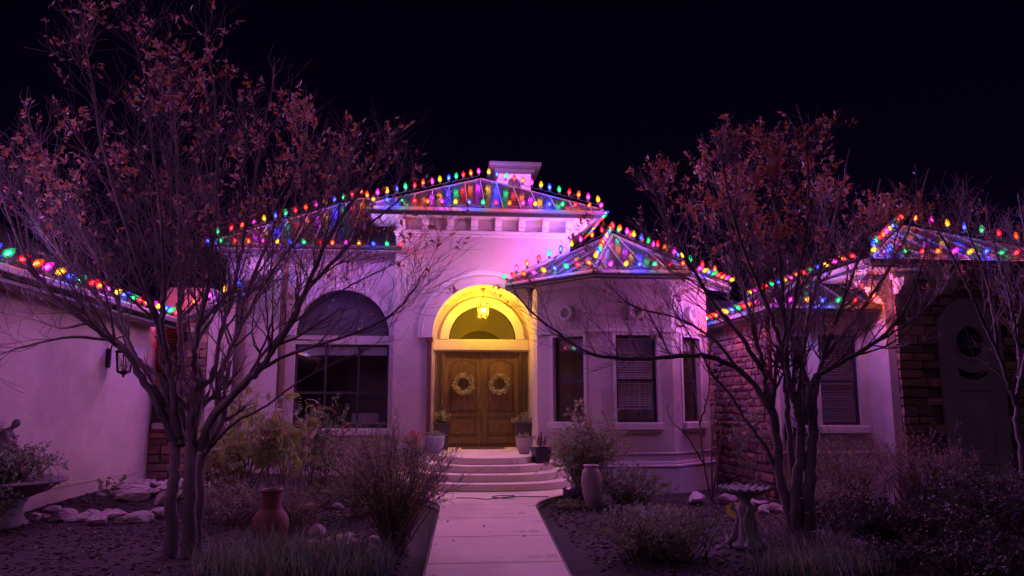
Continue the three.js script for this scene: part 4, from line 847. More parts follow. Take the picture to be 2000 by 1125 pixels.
// ---------------------------------------------------------------- shrubs and other plants
function shrub(name, label, cat, pos, o) {
  const t = thing(name, label, cat, pos, 0, o.group), st = buf(), lf = [], fl = [];
  for (let s = 0; s < o.stems; s++) {
    const a = R(0, 6.283), lean = o.spread * Math.sqrt(rnd()), h = o.h * R(0.6, 1.05) * (1 - 0.25 * (lean / (o.spread + 1e-6)) ** 2);
    const base = V(gauss() * o.base, 0, gauss() * o.base), tip = V(base.x + Math.cos(a) * lean, h, base.z + Math.sin(a) * lean * (o.flat ?? 1)).add(V(o.tilt ?? 0, 0, 0));
    const mid = base.clone().lerp(tip, 0.5).add(V(gauss() * 0.06, o.arch ?? 0.05, gauss() * 0.06));
    const n = 9, pts = spline([base, mid, tip.add(V(0, -(o.droop ?? 0) * rnd(), 0))], n);
    pts.forEach((p, i) => i && p.add(V(gauss(), gauss() * 0.5, gauss()).multiplyScalar(0.012)));
    tube(pts, pts.map((_, i) => lerp(o.r ?? 0.007, 0.0018, i / n)), 4, st);
    const tw = o.twigs ?? 4;
    for (let k = 0; k < tw; k++) {
      const i = Math.floor(R(n * (o.low ?? 0.3), n)), p = pts[i], d = randDir(0.35).addScaledVector(V().subVectors(pts[Math.min(n, i + 1)], pts[Math.max(0, i - 1)]).normalize(), 0.8).normalize(), L = (o.twig ?? 0.16) * R(0.5, 1.3);
      const q = p.clone().addScaledVector(d, L * 0.5).add(V(0, -0.01, 0)), e = p.clone().addScaledVector(d, L).add(V(0, -(o.hang ?? 0) * L, 0));
      tube([p, q, e], [0.0022, 0.0018, 0.0014], 3, st);
      for (let j = 0; j < o.leaves; j++) { const f = R(0.2, 1), b = p.clone().lerp(e, f).add(V(gauss(), gauss(), gauss()).multiplyScalar(0.012)); lf.push([b, randDir(0).addScaledVector(d, 0.7).normalize(), o.leaf * R(0.7, 1.25)]); }
      if (o.flowers && rnd() < o.flowers) fl.push([e.clone(), randDir(0.5), (o.flower ?? 0.03) * R(0.7, 1.2)]);
    }
  }
  const g = rawMesh('stems', bufGeo(st), o.stemMat ?? M.stem, t); g.userData.kind = 'stuff';
  if (lf.length) leaves('leaves', lf, t, o.palette, o.geo ?? leafGeo);
  if (fl.length) { const L = []; for (const [p, d, s] of fl) for (let j = 0; j < (o.petals ?? 6); j++) L.push([p.clone().add(V(gauss(), gauss(), gauss()).multiplyScalar(s * 0.25)), randDir(0.3).addScaledVector(d, 0.6).normalize(), s]); leaves('flowers', L, t, o.flowerPalette); }
  return t;
}
const GREEN = [[0.13, 0.26, 0.08], [0.17, 0.3, 0.1], [0.1, 0.18, 0.06], [0.2, 0.25, 0.1]];
const OLIVE = [[0.36, 0.45, 0.1], [0.28, 0.38, 0.09], [0.42, 0.46, 0.14], [0.36, 0.32, 0.12]];
const DRY = [[0.4, 0.36, 0.2], [0.34, 0.32, 0.16], [0.28, 0.3, 0.12], [0.46, 0.4, 0.24]];
const SILVER = [[0.4, 0.48, 0.33], [0.32, 0.4, 0.26], [0.5, 0.54, 0.42]];
const RED = [[0.55, 0.02, 0.04], [0.45, 0.02, 0.05], [0.62, 0.05, 0.06]];
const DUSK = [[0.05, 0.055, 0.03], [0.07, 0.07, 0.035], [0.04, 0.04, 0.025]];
const PINK = [[0.7, 0.35, 0.38], [0.75, 0.45, 0.45]];
const gp = (x, z) => [x, groundY(x, z), z];
seed(401);
shrub('wispy_shrub', 'large wispy twiggy shrub on the left edge of the walkway', 'shrub', gp(-0.52, -8.75), { stems: 150, h: 1.52, spread: 0.82, base: 0.09, twigs: 9, twig: 0.22, leaves: 7, leaf: 0.026, palette: DRY.concat(OLIVE), low: 0.25, r: 0.008, arch: 0.08, droop: 0.2 });
shrub('wispy_shrub', 'smaller wispy shrub between the walkway shrub and the window', 'shrub', gp(-1.15, -11.2), { stems: 60, h: 1.35, spread: 0.75, base: 0.1, twigs: 8, twig: 0.2, leaves: 7, leaf: 0.03, palette: OLIVE, low: 0.25, arch: 0.05 });
shrub('tall_shrub', 'narrow upright shrub beside the left side of the steps', 'shrub', gp(-1.0, -13.8), { stems: 14, h: 1.75, spread: 0.32, base: 0.1, twigs: 8, twig: 0.16, leaves: 8, leaf: 0.035, palette: GREEN, low: 0.4 });
const frond = (() => { // a feathery compound leaf: leaflets either side of a rib
  const a = []; for (let k = 0; k < 9; k++) for (const s of [-1, 1]) a.push(clean(leafGeo).scale(0.22, 0.34 * (1 - k * 0.06), 0.25).rotateZ(s * -1.05).translate(0, 0.12 + k * 0.1, 0.02 * k - 0.012 * k * k));
  return mergeGeometries(a);
})();
shrub('feathery_shrub', 'tall feathery olive shrub in front of the left window corner', 'shrub', gp(-3.15, -12.2), { stems: 26, h: 2.15, spread: 0.75, base: 0.22, twigs: 6, twig: 0.14, leaves: 2, leaf: 0.22, palette: OLIVE, geo: frond, low: 0.35, r: 0.012, droop: 0.25, stemMat: M.twig });
shrub('feathery_shrub', 'feathery yellow-green shrub right in front of the left window', 'shrub', gp(-2.45, -12.5), { stems: 18, h: 1.9, spread: 0.55, base: 0.2, twigs: 6, twig: 0.14, leaves: 2, leaf: 0.24, palette: OLIVE, geo: frond, low: 0.4, r: 0.011, droop: 0.3, stemMat: M.twig });
shrub('feathery_shrub', 'feathery yellow-green shrub low beside the left tree trunk', 'shrub', gp(-3.75, -12.9), { stems: 18, h: 1.35, spread: 0.6, base: 0.2, twigs: 6, twig: 0.14, leaves: 3, leaf: 0.22, palette: OLIVE, geo: frond, low: 0.3, r: 0.01, droop: 0.25, stemMat: M.twig });
shrub('rose_bush', 'dark rose bush with small red blooms under the left window', 'shrub', gp(-2.15, -13.6), { stems: 42, h: 1.85, spread: 0.75, base: 0.15, twigs: 9, twig: 0.2, leaves: 7, leaf: 0.05, palette: GREEN, low: 0.35, flowers: 0.085, flower: 0.05, flowerPalette: RED });
shrub('low_shrub', 'low grey shrub in front of the feathery shrubs', 'shrub', gp(-2.75, -10.7), { stems: 70, h: 0.62, spread: 0.8, base: 0.3, twigs: 7, twig: 0.13, leaves: 7, leaf: 0.026, palette: DRY.concat(SILVER), low: 0.2 });
shrub('low_shrub', 'low twiggy shrub behind the terracotta jug', 'shrub', gp(-1.9, -10.3), { stems: 55, h: 0.55, spread: 0.6, base: 0.25, twigs: 7, twig: 0.12, leaves: 6, leaf: 0.024, palette: DRY, low: 0.2 });
seed(402);
shrub('nandina_bush', 'tall rounded bush with red tips behind the tall urn', 'shrub', gp(2.5, -12.9), { stems: 130, h: 1.85, spread: 0.62, base: 0.16, twigs: 12, twig: 0.2, leaves: 10, leaf: 0.048, palette: SILVER.concat(SILVER, OLIVE), low: 0.1, hang: 0.35, droop: 0.45, flowers: 0.02, flower: 0.05, petals: 9, flowerPalette: RED });
shrub('nandina_bush', 'low dark bush to the right of the tall urn', 'shrub', gp(3.05, -12.0), { stems: 70, h: 0.72, spread: 0.6, base: 0.18, twigs: 9, twig: 0.16, leaves: 8, leaf: 0.042, palette: GREEN.concat(SILVER), low: 0.1, flowers: 0.012, flower: 0.045, petals: 9, flowerPalette: RED });
shrub('low_shrub', 'low rounded dark shrub at the bottom right of the walkway', 'shrub', gp(2.35, -8.15), { stems: 110, h: 0.5, spread: 0.75, base: 0.3, twigs: 10, twig: 0.13, leaves: 8, leaf: 0.03, palette: GREEN.concat(DRY), low: 0.15 });
shrub('ground_plant', 'small silver-leaved plant below the dark bush', 'plant', gp(2.95, -10.6), { stems: 60, h: 0.16, spread: 0.5, base: 0.3, twigs: 4, twig: 0.07, leaves: 6, leaf: 0.04, palette: SILVER, low: 0.1 });
shrub('ground_plant', 'tiny yellow-green ground plant at the foot of the tall urn', 'plant', gp(1.95, -11.9), { stems: 40, h: 0.1, spread: 0.4, base: 0.2, twigs: 3, twig: 0.05, leaves: 5, leaf: 0.03, palette: OLIVE, low: 0.1 });
shrub('ground_plant', 'small purple-leaved clump at the curve of the walkway', 'plant', gp(2.2, -12.45), { stems: 26, h: 0.2, spread: 0.14, base: 0.06, twigs: 4, twig: 0.07, leaves: 7, leaf: 0.05, palette: [[0.12, 0.05, 0.14], [0.16, 0.08, 0.18]], low: 0.2 });
seed(403);
shrub('dry_shrub', 'tall dry brown shrub in front of the right window', 'shrub', gp(6.1, -11.0), { stems: 100, h: 1.35, spread: 0.9, base: 0.3, twigs: 8, twig: 0.22, leaves: 6, leaf: 0.026, palette: DRY, low: 0.3, arch: 0.1 });
shrub('dry_shrub', 'dry brown shrub at the foot of the stone wing corner', 'shrub', gp(7.3, -11.0), { stems: 90, h: 1.4, spread: 0.8, base: 0.3, twigs: 8, twig: 0.22, leaves: 6, leaf: 0.026, palette: DRY, low: 0.3, arch: 0.1 });
shrub('dry_shrub', 'low dry shrub right beside the right tree trunks', 'shrub', gp(5.1, -9.9), { stems: 60, h: 0.7, spread: 0.6, base: 0.25, twigs: 7, twig: 0.18, leaves: 6, leaf: 0.026, palette: DRY, low: 0.25 });
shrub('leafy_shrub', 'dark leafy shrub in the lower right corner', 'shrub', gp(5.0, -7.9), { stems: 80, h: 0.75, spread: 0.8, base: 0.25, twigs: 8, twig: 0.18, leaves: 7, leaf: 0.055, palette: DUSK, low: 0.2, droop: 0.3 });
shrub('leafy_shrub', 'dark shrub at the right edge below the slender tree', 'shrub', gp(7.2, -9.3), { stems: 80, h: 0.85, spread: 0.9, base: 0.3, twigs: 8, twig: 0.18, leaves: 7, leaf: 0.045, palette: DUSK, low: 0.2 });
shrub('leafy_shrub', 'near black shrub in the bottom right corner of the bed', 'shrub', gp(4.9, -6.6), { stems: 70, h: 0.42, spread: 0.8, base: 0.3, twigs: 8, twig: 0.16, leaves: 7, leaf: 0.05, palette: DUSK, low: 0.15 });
shrub('climbing_rose', 'climbing rose with pale pink blooms on the right stone wall', 'rose', gp(5.85, -13.9), { stems: 9, h: 2.3, spread: 0.5, base: 0.1, twigs: 9, twig: 0.22, leaves: 7, leaf: 0.06, palette: GREEN, low: 0.3, flowers: 0.10, flower: 0.07, petals: 10, flowerPalette: PINK });
shrub('climbing_rose', 'dark rose leaves beside the window behind the right tree', 'rose', gp(6.62, -13.25), { stems: 4, h: 2.2, spread: 0.18, base: 0.05, twigs: 7, twig: 0.16, leaves: 7, leaf: 0.055, palette: GREEN, low: 0.55 });
shrub('garden_weed', 'small leggy weed at the foot of the long left wall', 'plant', gp(-4.95, -12.0), { stems: 7, h: 0.42, spread: 0.25, base: 0.05, twigs: 4, twig: 0.08, leaves: 4, leaf: 0.05, palette: GREEN, low: 0.4 });
shrub('garden_weed', 'sparse weeds among the border stones behind the walkway shrub', 'plant', gp(-1.75, -12.4), { stems: 30, h: 0.4, spread: 0.5, base: 0.25, twigs: 5, twig: 0.12, leaves: 6, leaf: 0.04, palette: GREEN, low: 0.2 });
{ // bare sapling by the bay corner
  const t = thing('sapling', 'thin bare sapling with three stems by the corner of the bay', 'sapling', [0, 0, 0]);
  seed(77);
  for (const L of [[[1390, 980, 11.8], [1374, 900, 11.8], [1363, 800, 11.8], [1345, 700, 11.7], [1330, 640, 11.6]], [[1392, 980, 11.85], [1390, 880, 11.9], [1400, 780, 12], [1425, 690, 12], [1455, 620, 12.1]], [[1390, 980, 11.75], [1406, 880, 11.7], [1418, 800, 11.6], [1470, 730, 11.6]], [[1374, 905, 11.8], [1340, 850, 11.7], [1310, 820, 11.6], [1302, 790, 11.6]], [[1366, 830, 11.8], [1385, 760, 11.7], [1380, 680, 11.6]]]) {
    const pts = spline(L.map(([x, y, z]) => at(x, y, -z)), 16), o = buf();
    pts.forEach((p, i) => i && p.add(V(gauss(), gauss(), gauss()).multiplyScalar(0.008)));
    tube(pts, pts.map((_, i) => lerp(0.017, 0.005, i / 16)), 6, o);
    for (let k = 0; k < 9; k++) { const i = 5 + Math.floor(rnd() * 11), d = randDir(0.5), a = pts[i], l = R(0.15, 0.4); tube([a, a.clone().addScaledVector(d, l * 0.5), a.clone().addScaledVector(d, l).add(V(0, 0.04, 0))], [0.004, 0.003, 0.002], 3, o); }
    rawMesh('stem', bufGeo(o), M.bark, t);
  }
}
// ---- strap-leaved grasses
function grass(label, cx, cz, rx, rz, n, h, palette, name = 'ornamental_grass') {
  const by = palette.map(() => buf());
  for (let k = 0; k < n; k++) {
    const a = R(0, 6.283), r = Math.sqrt(rnd()), x = cx + Math.cos(a) * r * rx, z = cz + Math.sin(a) * r * rz, L = h * R(0.45, 1.3), yaw = R(0, 6.283), bend = R(0.15, 1.05), w = R(0.004, 0.009);
    const o = by[Math.floor(rnd() * by.length)], base = o.p.length / 3, dx = Math.cos(yaw), dz = Math.sin(yaw), y0 = groundY(x, z) - 0.01;
    for (let i = 0; i <= 5; i++) {
      const f = i / 5, run = L * bend * f * f, up = L * f * (1 - 0.35 * bend * f), ww = w * (1 - f * 0.9);
      const px = x + dx * run, pz = z + dz * run;
      o.p.push(px - dz * ww, y0 + up, pz + dx * ww, px + dz * ww, y0 + up, pz - dx * ww);
      o.n.push(dx * 0.7, 0.7, dz * 0.7, dx * 0.7, 0.7, dz * 0.7); o.uv.push(0, f, 1, f);
      if (i < 5) { const q = base + i * 2; o.i.push(q, q + 1, q + 2, q + 1, q + 3, q + 2); }
    }
  }
  const t = thing(name, label, 'grass'); t.userData.kind = 'stuff';
  by.forEach((o, i) => { const m = rawMesh('blades', bufGeo(o), palette[i], t); m.userData.kind = 'stuff'; });
}
const blade = (r, g, b) => pmat({ color: rgb(r, g, b), roughness: 0.6, transmission: 0.5, thickness: 0, side: THREE.DoubleSide });
const BL = [blade(0.22, 0.36, 0.18), blade(0.38, 0.5, 0.32), blade(0.13, 0.22, 0.1), blade(0.55, 0.52, 0.24)], BD = [blade(0.30, 0.26, 0.20), blade(0.22, 0.19, 0.15), blade(0.36, 0.33, 0.28)];
seed(501);
grass('dark green strap-leaved grass in front of the terracotta jug', -1.45, -7.95, 1.0, 0.75, 1700, 0.36, BL);
grass('dark green grass clump at the bottom right beside the birdbath', 3.75, -7.35, 0.75, 0.4, 650, 0.3, BL);
grass('pale dry grass around the foot of the right tree', 4.15, -8.9, 0.75, 0.55, 700, 0.2, BD, 'dry_grass');
grass('small patch of pale dry grass left of the birdbath', 2.95, -9.0, 0.45, 0.22, 160, 0.15, BD, 'dry_grass');
{ // loose bark chips and fallen leaves over the beds
  seed(502);
  const pal = [[0.016, 0.01, 0.008], [0.03, 0.018, 0.013], [0.06, 0.036, 0.026], [0.012, 0.008, 0.007], [0.12, 0.075, 0.055]], g = clean(new THREE.BoxGeometry(1, 0.22, 0.4));
  const t = new THREE.InstancedMesh(g, M.chip, 16000);
  for (let k = 0; k < 16000; k++) {
    let x, z; do { z = -5.5 - 8.5 * Math.pow(rnd(), 0.8); x = R(-7, 9); } while (x > -0.35 - 0.9 * smooth(-z, 11.5, 14) && x < 1.6 + 1.1 * smooth(-z, 11.5, 14));
    _q.setFromEuler(new THREE.Euler(gauss() * 0.3, R(0, 6.3), gauss() * 0.3)); const s = R(0.015, 0.055);
    t.setMatrixAt(k, _m.compose(V(x, groundY(x, z) + 0.006, z), _q, V(s, s, s)));
    const c = pal[Math.floor(rnd() * 5)]; t.setColorAt(k, _c.setRGB(...c));
  }
  t.name = 'bark_mulch'; tag(t, 'loose dark bark chips covering the planting beds', 'mulch', null, 'stuff'); t.castShadow = t.receiveShadow = true; scene.add(t);
  const L = []; for (let k = 0; k < 520; k++) { const z = -6 - 7.5 * rnd(), x = R(-6, 8); if (x > -0.2 && x < 1.4 && rnd() < 0.93) continue; const on = x > -0.2 && x < 1.4; L.push([V(x, (on ? 0 : groundY(x, z)) + 0.012, z), V(gauss(), 0.25, gauss()).normalize(), R(0.035, 0.06)]); }
  const f = leaves('fallen_leaves', L, scene, DRY.concat(RUST)); tag(f, 'scattered dry fallen leaves on the beds and walkway', 'leaves', null, 'stuff');
}
// ---------------------------------------------------------------- rocks
function rockGeo() {
  let g = new THREE.IcosahedronGeometry(0.5, 2); g.deleteAttribute('uv'); g.deleteAttribute('normal'); g = mergeVertices(g);
  const p = g.attributes.position, cuts = []; for (let k = 0; k < 9; k++) cuts.push([randDir(0), R(0.26, 0.42)]);
  for (let i = 0; i < p.count; i++) { const v = V().fromBufferAttribute(p, i); for (const [n, d] of cuts) { const e = v.dot(n) - d; if (e > 0) v.addScaledVector(n, -e * 0.9); } v.multiplyScalar(1 + R(-0.035, 0.035)); p.setXYZ(i, v.x, v.y, v.z); }
  return metric(clean(toCreasedNormals(g, 0.55)));
}
seed(601);
const rockShapes = Array.from({ length: 7 }, rockGeo);
function rock(x, z, w, h, d, label, group, sink = 0.25) {
  const m = new THREE.Mesh(rockShapes[Math.floor(rnd() * 7)], M.rocks[Math.floor(rnd() * 3)]);
  m.name = named('rock'); m.position.set(x, groundY(x, z) + h * (0.5 - sink), z); m.rotation.set(gauss() * 0.15, R(0, 6.3), gauss() * 0.15); m.scale.set(w, h, d);
  m.castShadow = m.receiveShadow = true; scene.add(m); tag(m, label, 'rock', group);
}
const NTH = 'first second third fourth fifth sixth seventh eighth ninth tenth eleventh twelfth thirteenth fourteenth fifteenth sixteenth seventeenth'.split(' ');
// border in front of the fountain, seen from left to right
for (let k = 0; k < 17; k++) { const px = 70 + k * 15.5, p = at(px, 1015 + R(-6, 10) - k * 0.4, -11), s = R(0.16, 0.34); const z = -11 + R(-0.35, 0.35), x = at(px, 1010, z).x; rock(x, z, s * 1.3, s * 0.62, s, NTH[k] + ' flat pale stone from the fountain in the low border before the left wall', 'border stones in the left bed'); }
for (let k = 0; k < 46; k++) { const x = R(-5.5, -4.1), z = -13.4 + R(-1.3, 0.9) + (x + 5) * 0.3, s = R(0.12, 0.3); rock(x, z, s * 1.25, s * 0.55, s, 'small pale rubble stone in the heap by the end of the long left wall', 'rubble heap by the left wall', 0.1); }
rock(-4.75, -12.3, 0.55, 0.3, 0.35, 'larger angular dark stone at the front of the rubble heap', null); rock(-4.25, -12.2, 0.42, 0.26, 0.3, 'rounded brown stone beside the angular stone in front of the rubble heap', null);
for (let k = 0; k < 15; k++) { const x = R(-1.25, -0.75) - k * 0.03, z = -9.2 + R(-0.7, 0.5), s = R(0.12, 0.26); rock(x, z, s * 1.3, s * 0.7, s, 'rough stone in the border between the grass and the walkway shrub', 'border stones by the walkway shrub'); }
for (let k = 0; k < 9; k++) { const x = R(-3.2, -0.9), z = -12.3 + R(-0.4, 0.3), s = R(0.16, 0.36); rock(x, z, s * 1.4, s * 0.6, s, 'flat stone of the ledge behind the wispy shrubs', 'ledge stones in the left bed'); }
for (const [x, z, w, h, d, l] of [[4.65, -13.5, 0.6, 0.34, 0.4, 'broad brown boulder at the corner of the bay'], [5.15, -13.4, 0.5, 0.3, 0.36, 'rounded boulder right of the sapling foot'], [5.5, -13.0, 0.5, 0.22, 0.4, 'lower slab of the stacked rocks behind the birdbath'], [5.55, -13.05, 0.42, 0.2, 0.34, 'top slab of the stacked rocks behind the birdbath'], [5.0, -12.6, 0.3, 0.12, 0.22, 'small flat stone in front of the boulders by the bay']]) rock(x, z, w, h, d, l, null, l.startsWith('top') ? -0.75 : 0.2);
for (let k = 0; k < 10; k++) { const x = 5.3 + R(-0.2, 0.9), z = -12.2 + R(-0.5, 0.4), s = R(0.16, 0.34); rock(x, z, s * 1.2, s * 0.6, s, 'pale stone of the border between the birdbath and the right tree', 'border stones behind the right tree'); }

// ---------------------------------------------------------------- pots, urn, jug, birdbath, fountain
const bump = (g, a) => { const p = g.attributes.position; for (let i = 0; i < p.count; i++) p.setXYZ(i, p.getX(i) * (1 + R(-a, a)), p.getY(i), p.getZ(i) * (1 + R(-a, a))); return g; };
{
  const u = thing('urn', 'tall pale clay urn standing in the right bed beside the walkway', 'urn', [2.36, groundY(2.36, -11.85), -11.85]);
  obj('body', lathe([[0, 0], [0.085, 0], [0.095, 0.02], [0.11, 0.1], [0.14, 0.22], [0.158, 0.36], [0.16, 0.46], [0.145, 0.55], [0.115, 0.6], [0.105, 0.615], [0.112, 0.63], [0.128, 0.64], [0.13, 0.655], [0.115, 0.662], [0.095, 0.65], [0.09, 0.6], [0.1, 0.5], [0, 0.3]], 36), M.urn, u);
}
{
  const u = thing('terracotta_jug', 'rust-brown terracotta jug with a wide neck standing in the strap-leaved grass', 'jug', [-2.02, groundY(-2.02, -9.35), -9.35]);
  obj('body', lathe([[0, 0], [0.14, 0], [0.165, 0.03], [0.2, 0.12], [0.212, 0.2], [0.205, 0.27], [0.175, 0.33], [0.135, 0.37], [0.118, 0.4], [0.114, 0.5], [0.116, 0.57], [0.132, 0.585], [0.138, 0.6], [0.13, 0.612], [0.108, 0.608], [0.1, 0.59], [0.098, 0.42], [0.15, 0.32], [0, 0.2]], 40), M.terracotta, u);
}
function scallop(rows, N, amp) { // a basin whose rim is lobed
  const g = lathe(rows, N * 6), p = g.attributes.position, rmax = Math.max(...rows.map((r) => r[0]));
  for (let i = 0; i < p.count; i++) { const x = p.getX(i), z = p.getZ(i), r = Math.hypot(x, z), a = Math.atan2(z, x), k = Math.pow(r / rmax, 4) * amp, s = 1 + k * Math.abs(Math.cos(a * N / 2)) - k * 0.5; p.setXYZ(i, x * s, p.getY(i) - k * 0.25 * Math.abs(Math.sin(a * N / 2)), z * s); }
  g.computeVertexNormals(); return g;
}
{
  const b = thing('birdbath', 'cast stone birdbath with a scalloped basin on a stem of three carved fish', 'birdbath', gp(3.42, -8.35), 0.3);
  obj('basin', scallop([[0, 0.575], [0.1, 0.575], [0.2, 0.605], [0.262, 0.65], [0.27, 0.672], [0.262, 0.685], [0.245, 0.672], [0.18, 0.635], [0.08, 0.612], [0, 0.61]], 18, 0.12), M.bathStone, b);
  obj('water', new THREE.CircleGeometry(0.17, 24).rotateX(-Math.PI / 2).translate(0, 0.632, 0), M.water, b);
  obj('column', lathe([[0, 0.0], [0.15, 0.0], [0.16, 0.02], [0.155, 0.05], [0.12, 0.07], [0.09, 0.12], [0.075, 0.22], [0.068, 0.3], [0.09, 0.38], [0.1, 0.43], [0.085, 0.47], [0.055, 0.5], [0.06, 0.53], [0.09, 0.56], [0.11, 0.575], [0, 0.575]], 24), M.bathStone, b);
  for (let k = 0; k < 3; k++) {
    const c = Math.cos(k * 2.094), s = Math.sin(k * 2.094), o = buf(), P = (r, y, w = 0) => V(c * r - s * w, y, s * r + c * w);
    const pts = spline([P(0.2, 0.035, 0.03), P(0.175, 0.06), P(0.135, 0.13, -0.01), P(0.12, 0.22, 0.01), P(0.1, 0.31, 0.02), P(0.095, 0.38, 0), P(0.13, 0.43, -0.02)], 18);
    tube(pts, pts.map((_, i) => [0.03, 0.05, 0.058, 0.052, 0.046, 0.042, 0.038, 0.034, 0.03, 0.028, 0.026, 0.025, 0.024, 0.024, 0.024, 0.022, 0.02, 0.016, 0.008][i]), 9, o);
    const fin = clean(new THREE.SphereGeometry(1, 8, 6).scale(0.035, 0.05, 0.012)).applyMatrix4(new THREE.Matrix4().makeRotationY(-k * 2.094)).translate(c * 0.15, 0.44, s * 0.15);
    const snout = clean(new THREE.SphereGeometry(0.03, 8, 6).scale(1.4, 0.8, 1)).applyMatrix4(new THREE.Matrix4().makeRotationY(-k * 2.094)).translate(c * 0.215, 0.04, s * 0.215);
    obj('fish', [bufGeo(o), fin, snout], M.bathStone, b);
  }
}
{ // broad yellow-green leaves behind the birdbath
  const t = thing('broad_leaf_plant', 'yellow-green plant with two broad leaves behind the birdbath stem', 'plant', gp(3.83, -9.5));
  for (const [x, y, s, r] of [[-0.1, 0.27, 0.2, 0.25], [0.05, 0.33, 0.16, -0.35], [0.0, 0.16, 0.12, 0.1]]) {
    const q = new THREE.Shape(); q.moveTo(0, -0.5); q.quadraticCurveTo(0.55, -0.3, 0.5, 0.2); q.quadraticCurveTo(0.4, 0.55, 0.1, 0.35); q.lineTo(0, 0.2); q.lineTo(-0.1, 0.35); q.quadraticCurveTo(-0.4, 0.55, -0.5, 0.2); q.quadraticCurveTo(-0.55, -0.3, 0, -0.5);
    const g = clean(new THREE.ShapeGeometry(q, 10)), p = g.attributes.position; for (let i = 0; i < p.count; i++) p.setZ(i, 0.3 * p.getX(i) ** 2 + 0.1 * p.getY(i)); g.computeVertexNormals();
    obj('leaf', g.scale(s, s, s).rotateZ(r).rotateX(-0.12).translate(x, y, 0), blade(0.5, 0.52, 0.05), t);
    obj('stalk', bar(V(0, 0, 0), V(x, y, 0), 0.005, 0.004, 5), M.stem, t);
  }
}
function potPlant(name, label, pos, potGeos, potMat, top, r, o) {
  const t = thing(name, label, 'potted plant', pos, o.turn ?? 0);
  obj('pot', potGeos, potMat, t);
  obj('soil', new THREE.CylinderGeometry(r * 0.85, r * 0.85, 0.02, 16).translate(0, top - 0.035, 0), M.soil, t);
  const st = buf(), lf = [], fl = [];
  for (let k = 0; k < o.n; k++) {
    const a = R(0, 6.28), rr = o.w * Math.sqrt(rnd()), h = o.h * R(0.45, 1) * (1 - 0.4 * (rr / o.w) ** 2), b = V(Math.cos(a) * r * 0.5 * rnd(), top - 0.03, Math.sin(a) * r * 0.5 * rnd()), e = V(Math.cos(a) * rr, top + h - (o.spill ?? 0) * rr, Math.sin(a) * rr);
    tube([b, b.clone().lerp(e, 0.5).add(V(0, 0.03, 0)), e], [0.004, 0.003, 0.002], 3, st);
    for (let j = 0; j < o.leaves; j++) lf.push([b.clone().lerp(e, R(0.35, 1)).add(V(gauss(), gauss(), gauss()).multiplyScalar(0.02)), randDir(0.3), o.leaf * R(0.7, 1.25)]);
    if (o.flower) for (let j = 0; j < 8; j++) fl.push([e.clone().add(V(gauss() * 0.02, R(-0.06, 0.05), gauss() * 0.02)), randDir(0.4), 0.045]);
  }
  const s = rawMesh('stems', bufGeo(st), M.stem, t); s.userData.kind = 'stuff';
  leaves('leaves', lf, t, o.palette, leafGeo, M.leafSolid); if (fl.length) leaves('flowers', fl, t, RED, leafGeo, M.leafSolid);
}
const squarePot = (w0, w1, h) => { const g = new THREE.CylinderGeometry(w1 * 0.707, w0 * 0.707, h, 4, 1).rotateY(Math.PI / 4).translate(0, h / 2, 0); return [toCreasedNormals(clean(g), 0.3), rbox(-w1 / 2 - 0.008, w1 / 2 + 0.008, h - 0.04, h, -w1 / 2 - 0.008, w1 / 2 + 0.008, 0.008)]; };
const roundPot = (r, h) => lathe([[0, 0], [r * 0.55, 0], [r * 0.68, h * 0.12], [r * 0.9, h * 0.5], [r, h * 0.85], [r * 1.03, h * 0.93], [r, h], [r * 0.9, h], [r * 0.85, h * 0.85], [0, h * 0.8]], 30);
seed(701);
potPlant('square_planter', 'dark square planter with a leafy green plant left of the front door', [-0.02, 0.52, -17.25], squarePot(0.3, 0.36, 0.6), M.darkPot, 0.6, 0.18, { n: 46, w: 0.24, h: 0.3, leaves: 9, leaf: 0.062, palette: [[0.34, 0.42, 0.10], [0.44, 0.48, 0.14], [0.22, 0.30, 0.08]] });
potPlant('square_planter', 'dark square planter with a loose leafy plant right of the front door', [1.87, 0.52, -17.25], squarePot(0.3, 0.36, 0.6), M.darkPot, 0.6, 0.18, { n: 46, w: 0.3, h: 0.3, leaves: 9, leaf: 0.05, spill: 0.3, palette: [[0.36, 0.38, 0.18], [0.44, 0.40, 0.2], [0.24, 0.27, 0.1]] });
potPlant('round_planter', 'pale blue round pot with trailing plant on the left of the porch', [-0.14, 0.52, -16.0], roundPot(0.2, 0.36), M.paleGlaze, 0.36, 0.2, { n: 40, w: 0.24, h: 0.14, leaves: 9, leaf: 0.04, spill: 0.25, palette: SILVER.concat(OLIVE) });
potPlant('round_planter', 'grey round pot with trailing plant on the right of the porch', [1.71, 0.52, -15.65], roundPot(0.175, 0.33), M.urn, 0.33, 0.17, { n: 36, w: 0.24, h: 0.14, leaves: 8, leaf: 0.045, spill: 0.3, palette: OLIVE });
potPlant('square_planter', 'black tapered square planter with a dry reddish plant on the right end of the steps', [1.97, 0.39, -14.95], squarePot(0.25, 0.34, 0.3), M.blackPot, 0.3, 0.15, { turn: 0.2, n: 16, w: 0.13, h: 0.42, leaves: 7, leaf: 0.055, palette: [[0.24, 0.07, 0.05], [0.3, 0.12, 0.07], [0.18, 0.08, 0.05]] });
potPlant('flower_pot', 'pot of red celosia flowers left of the porch steps', [-0.62, 0.32, -15.6], roundPot(0.19, 0.34), M.darkPot, 0.34, 0.17, { n: 22, w: 0.2, h: 0.36, leaves: 8, leaf: 0.05, palette: GREEN, flower: true });
{
  const m = obj('door_mat', rbox(0.45, 1.45, 0.522, 0.537, -17.75, -17.3, 0.006), M.mat); tag(m, 'thin brown mat on the porch in front of the double door', 'door mat');
}
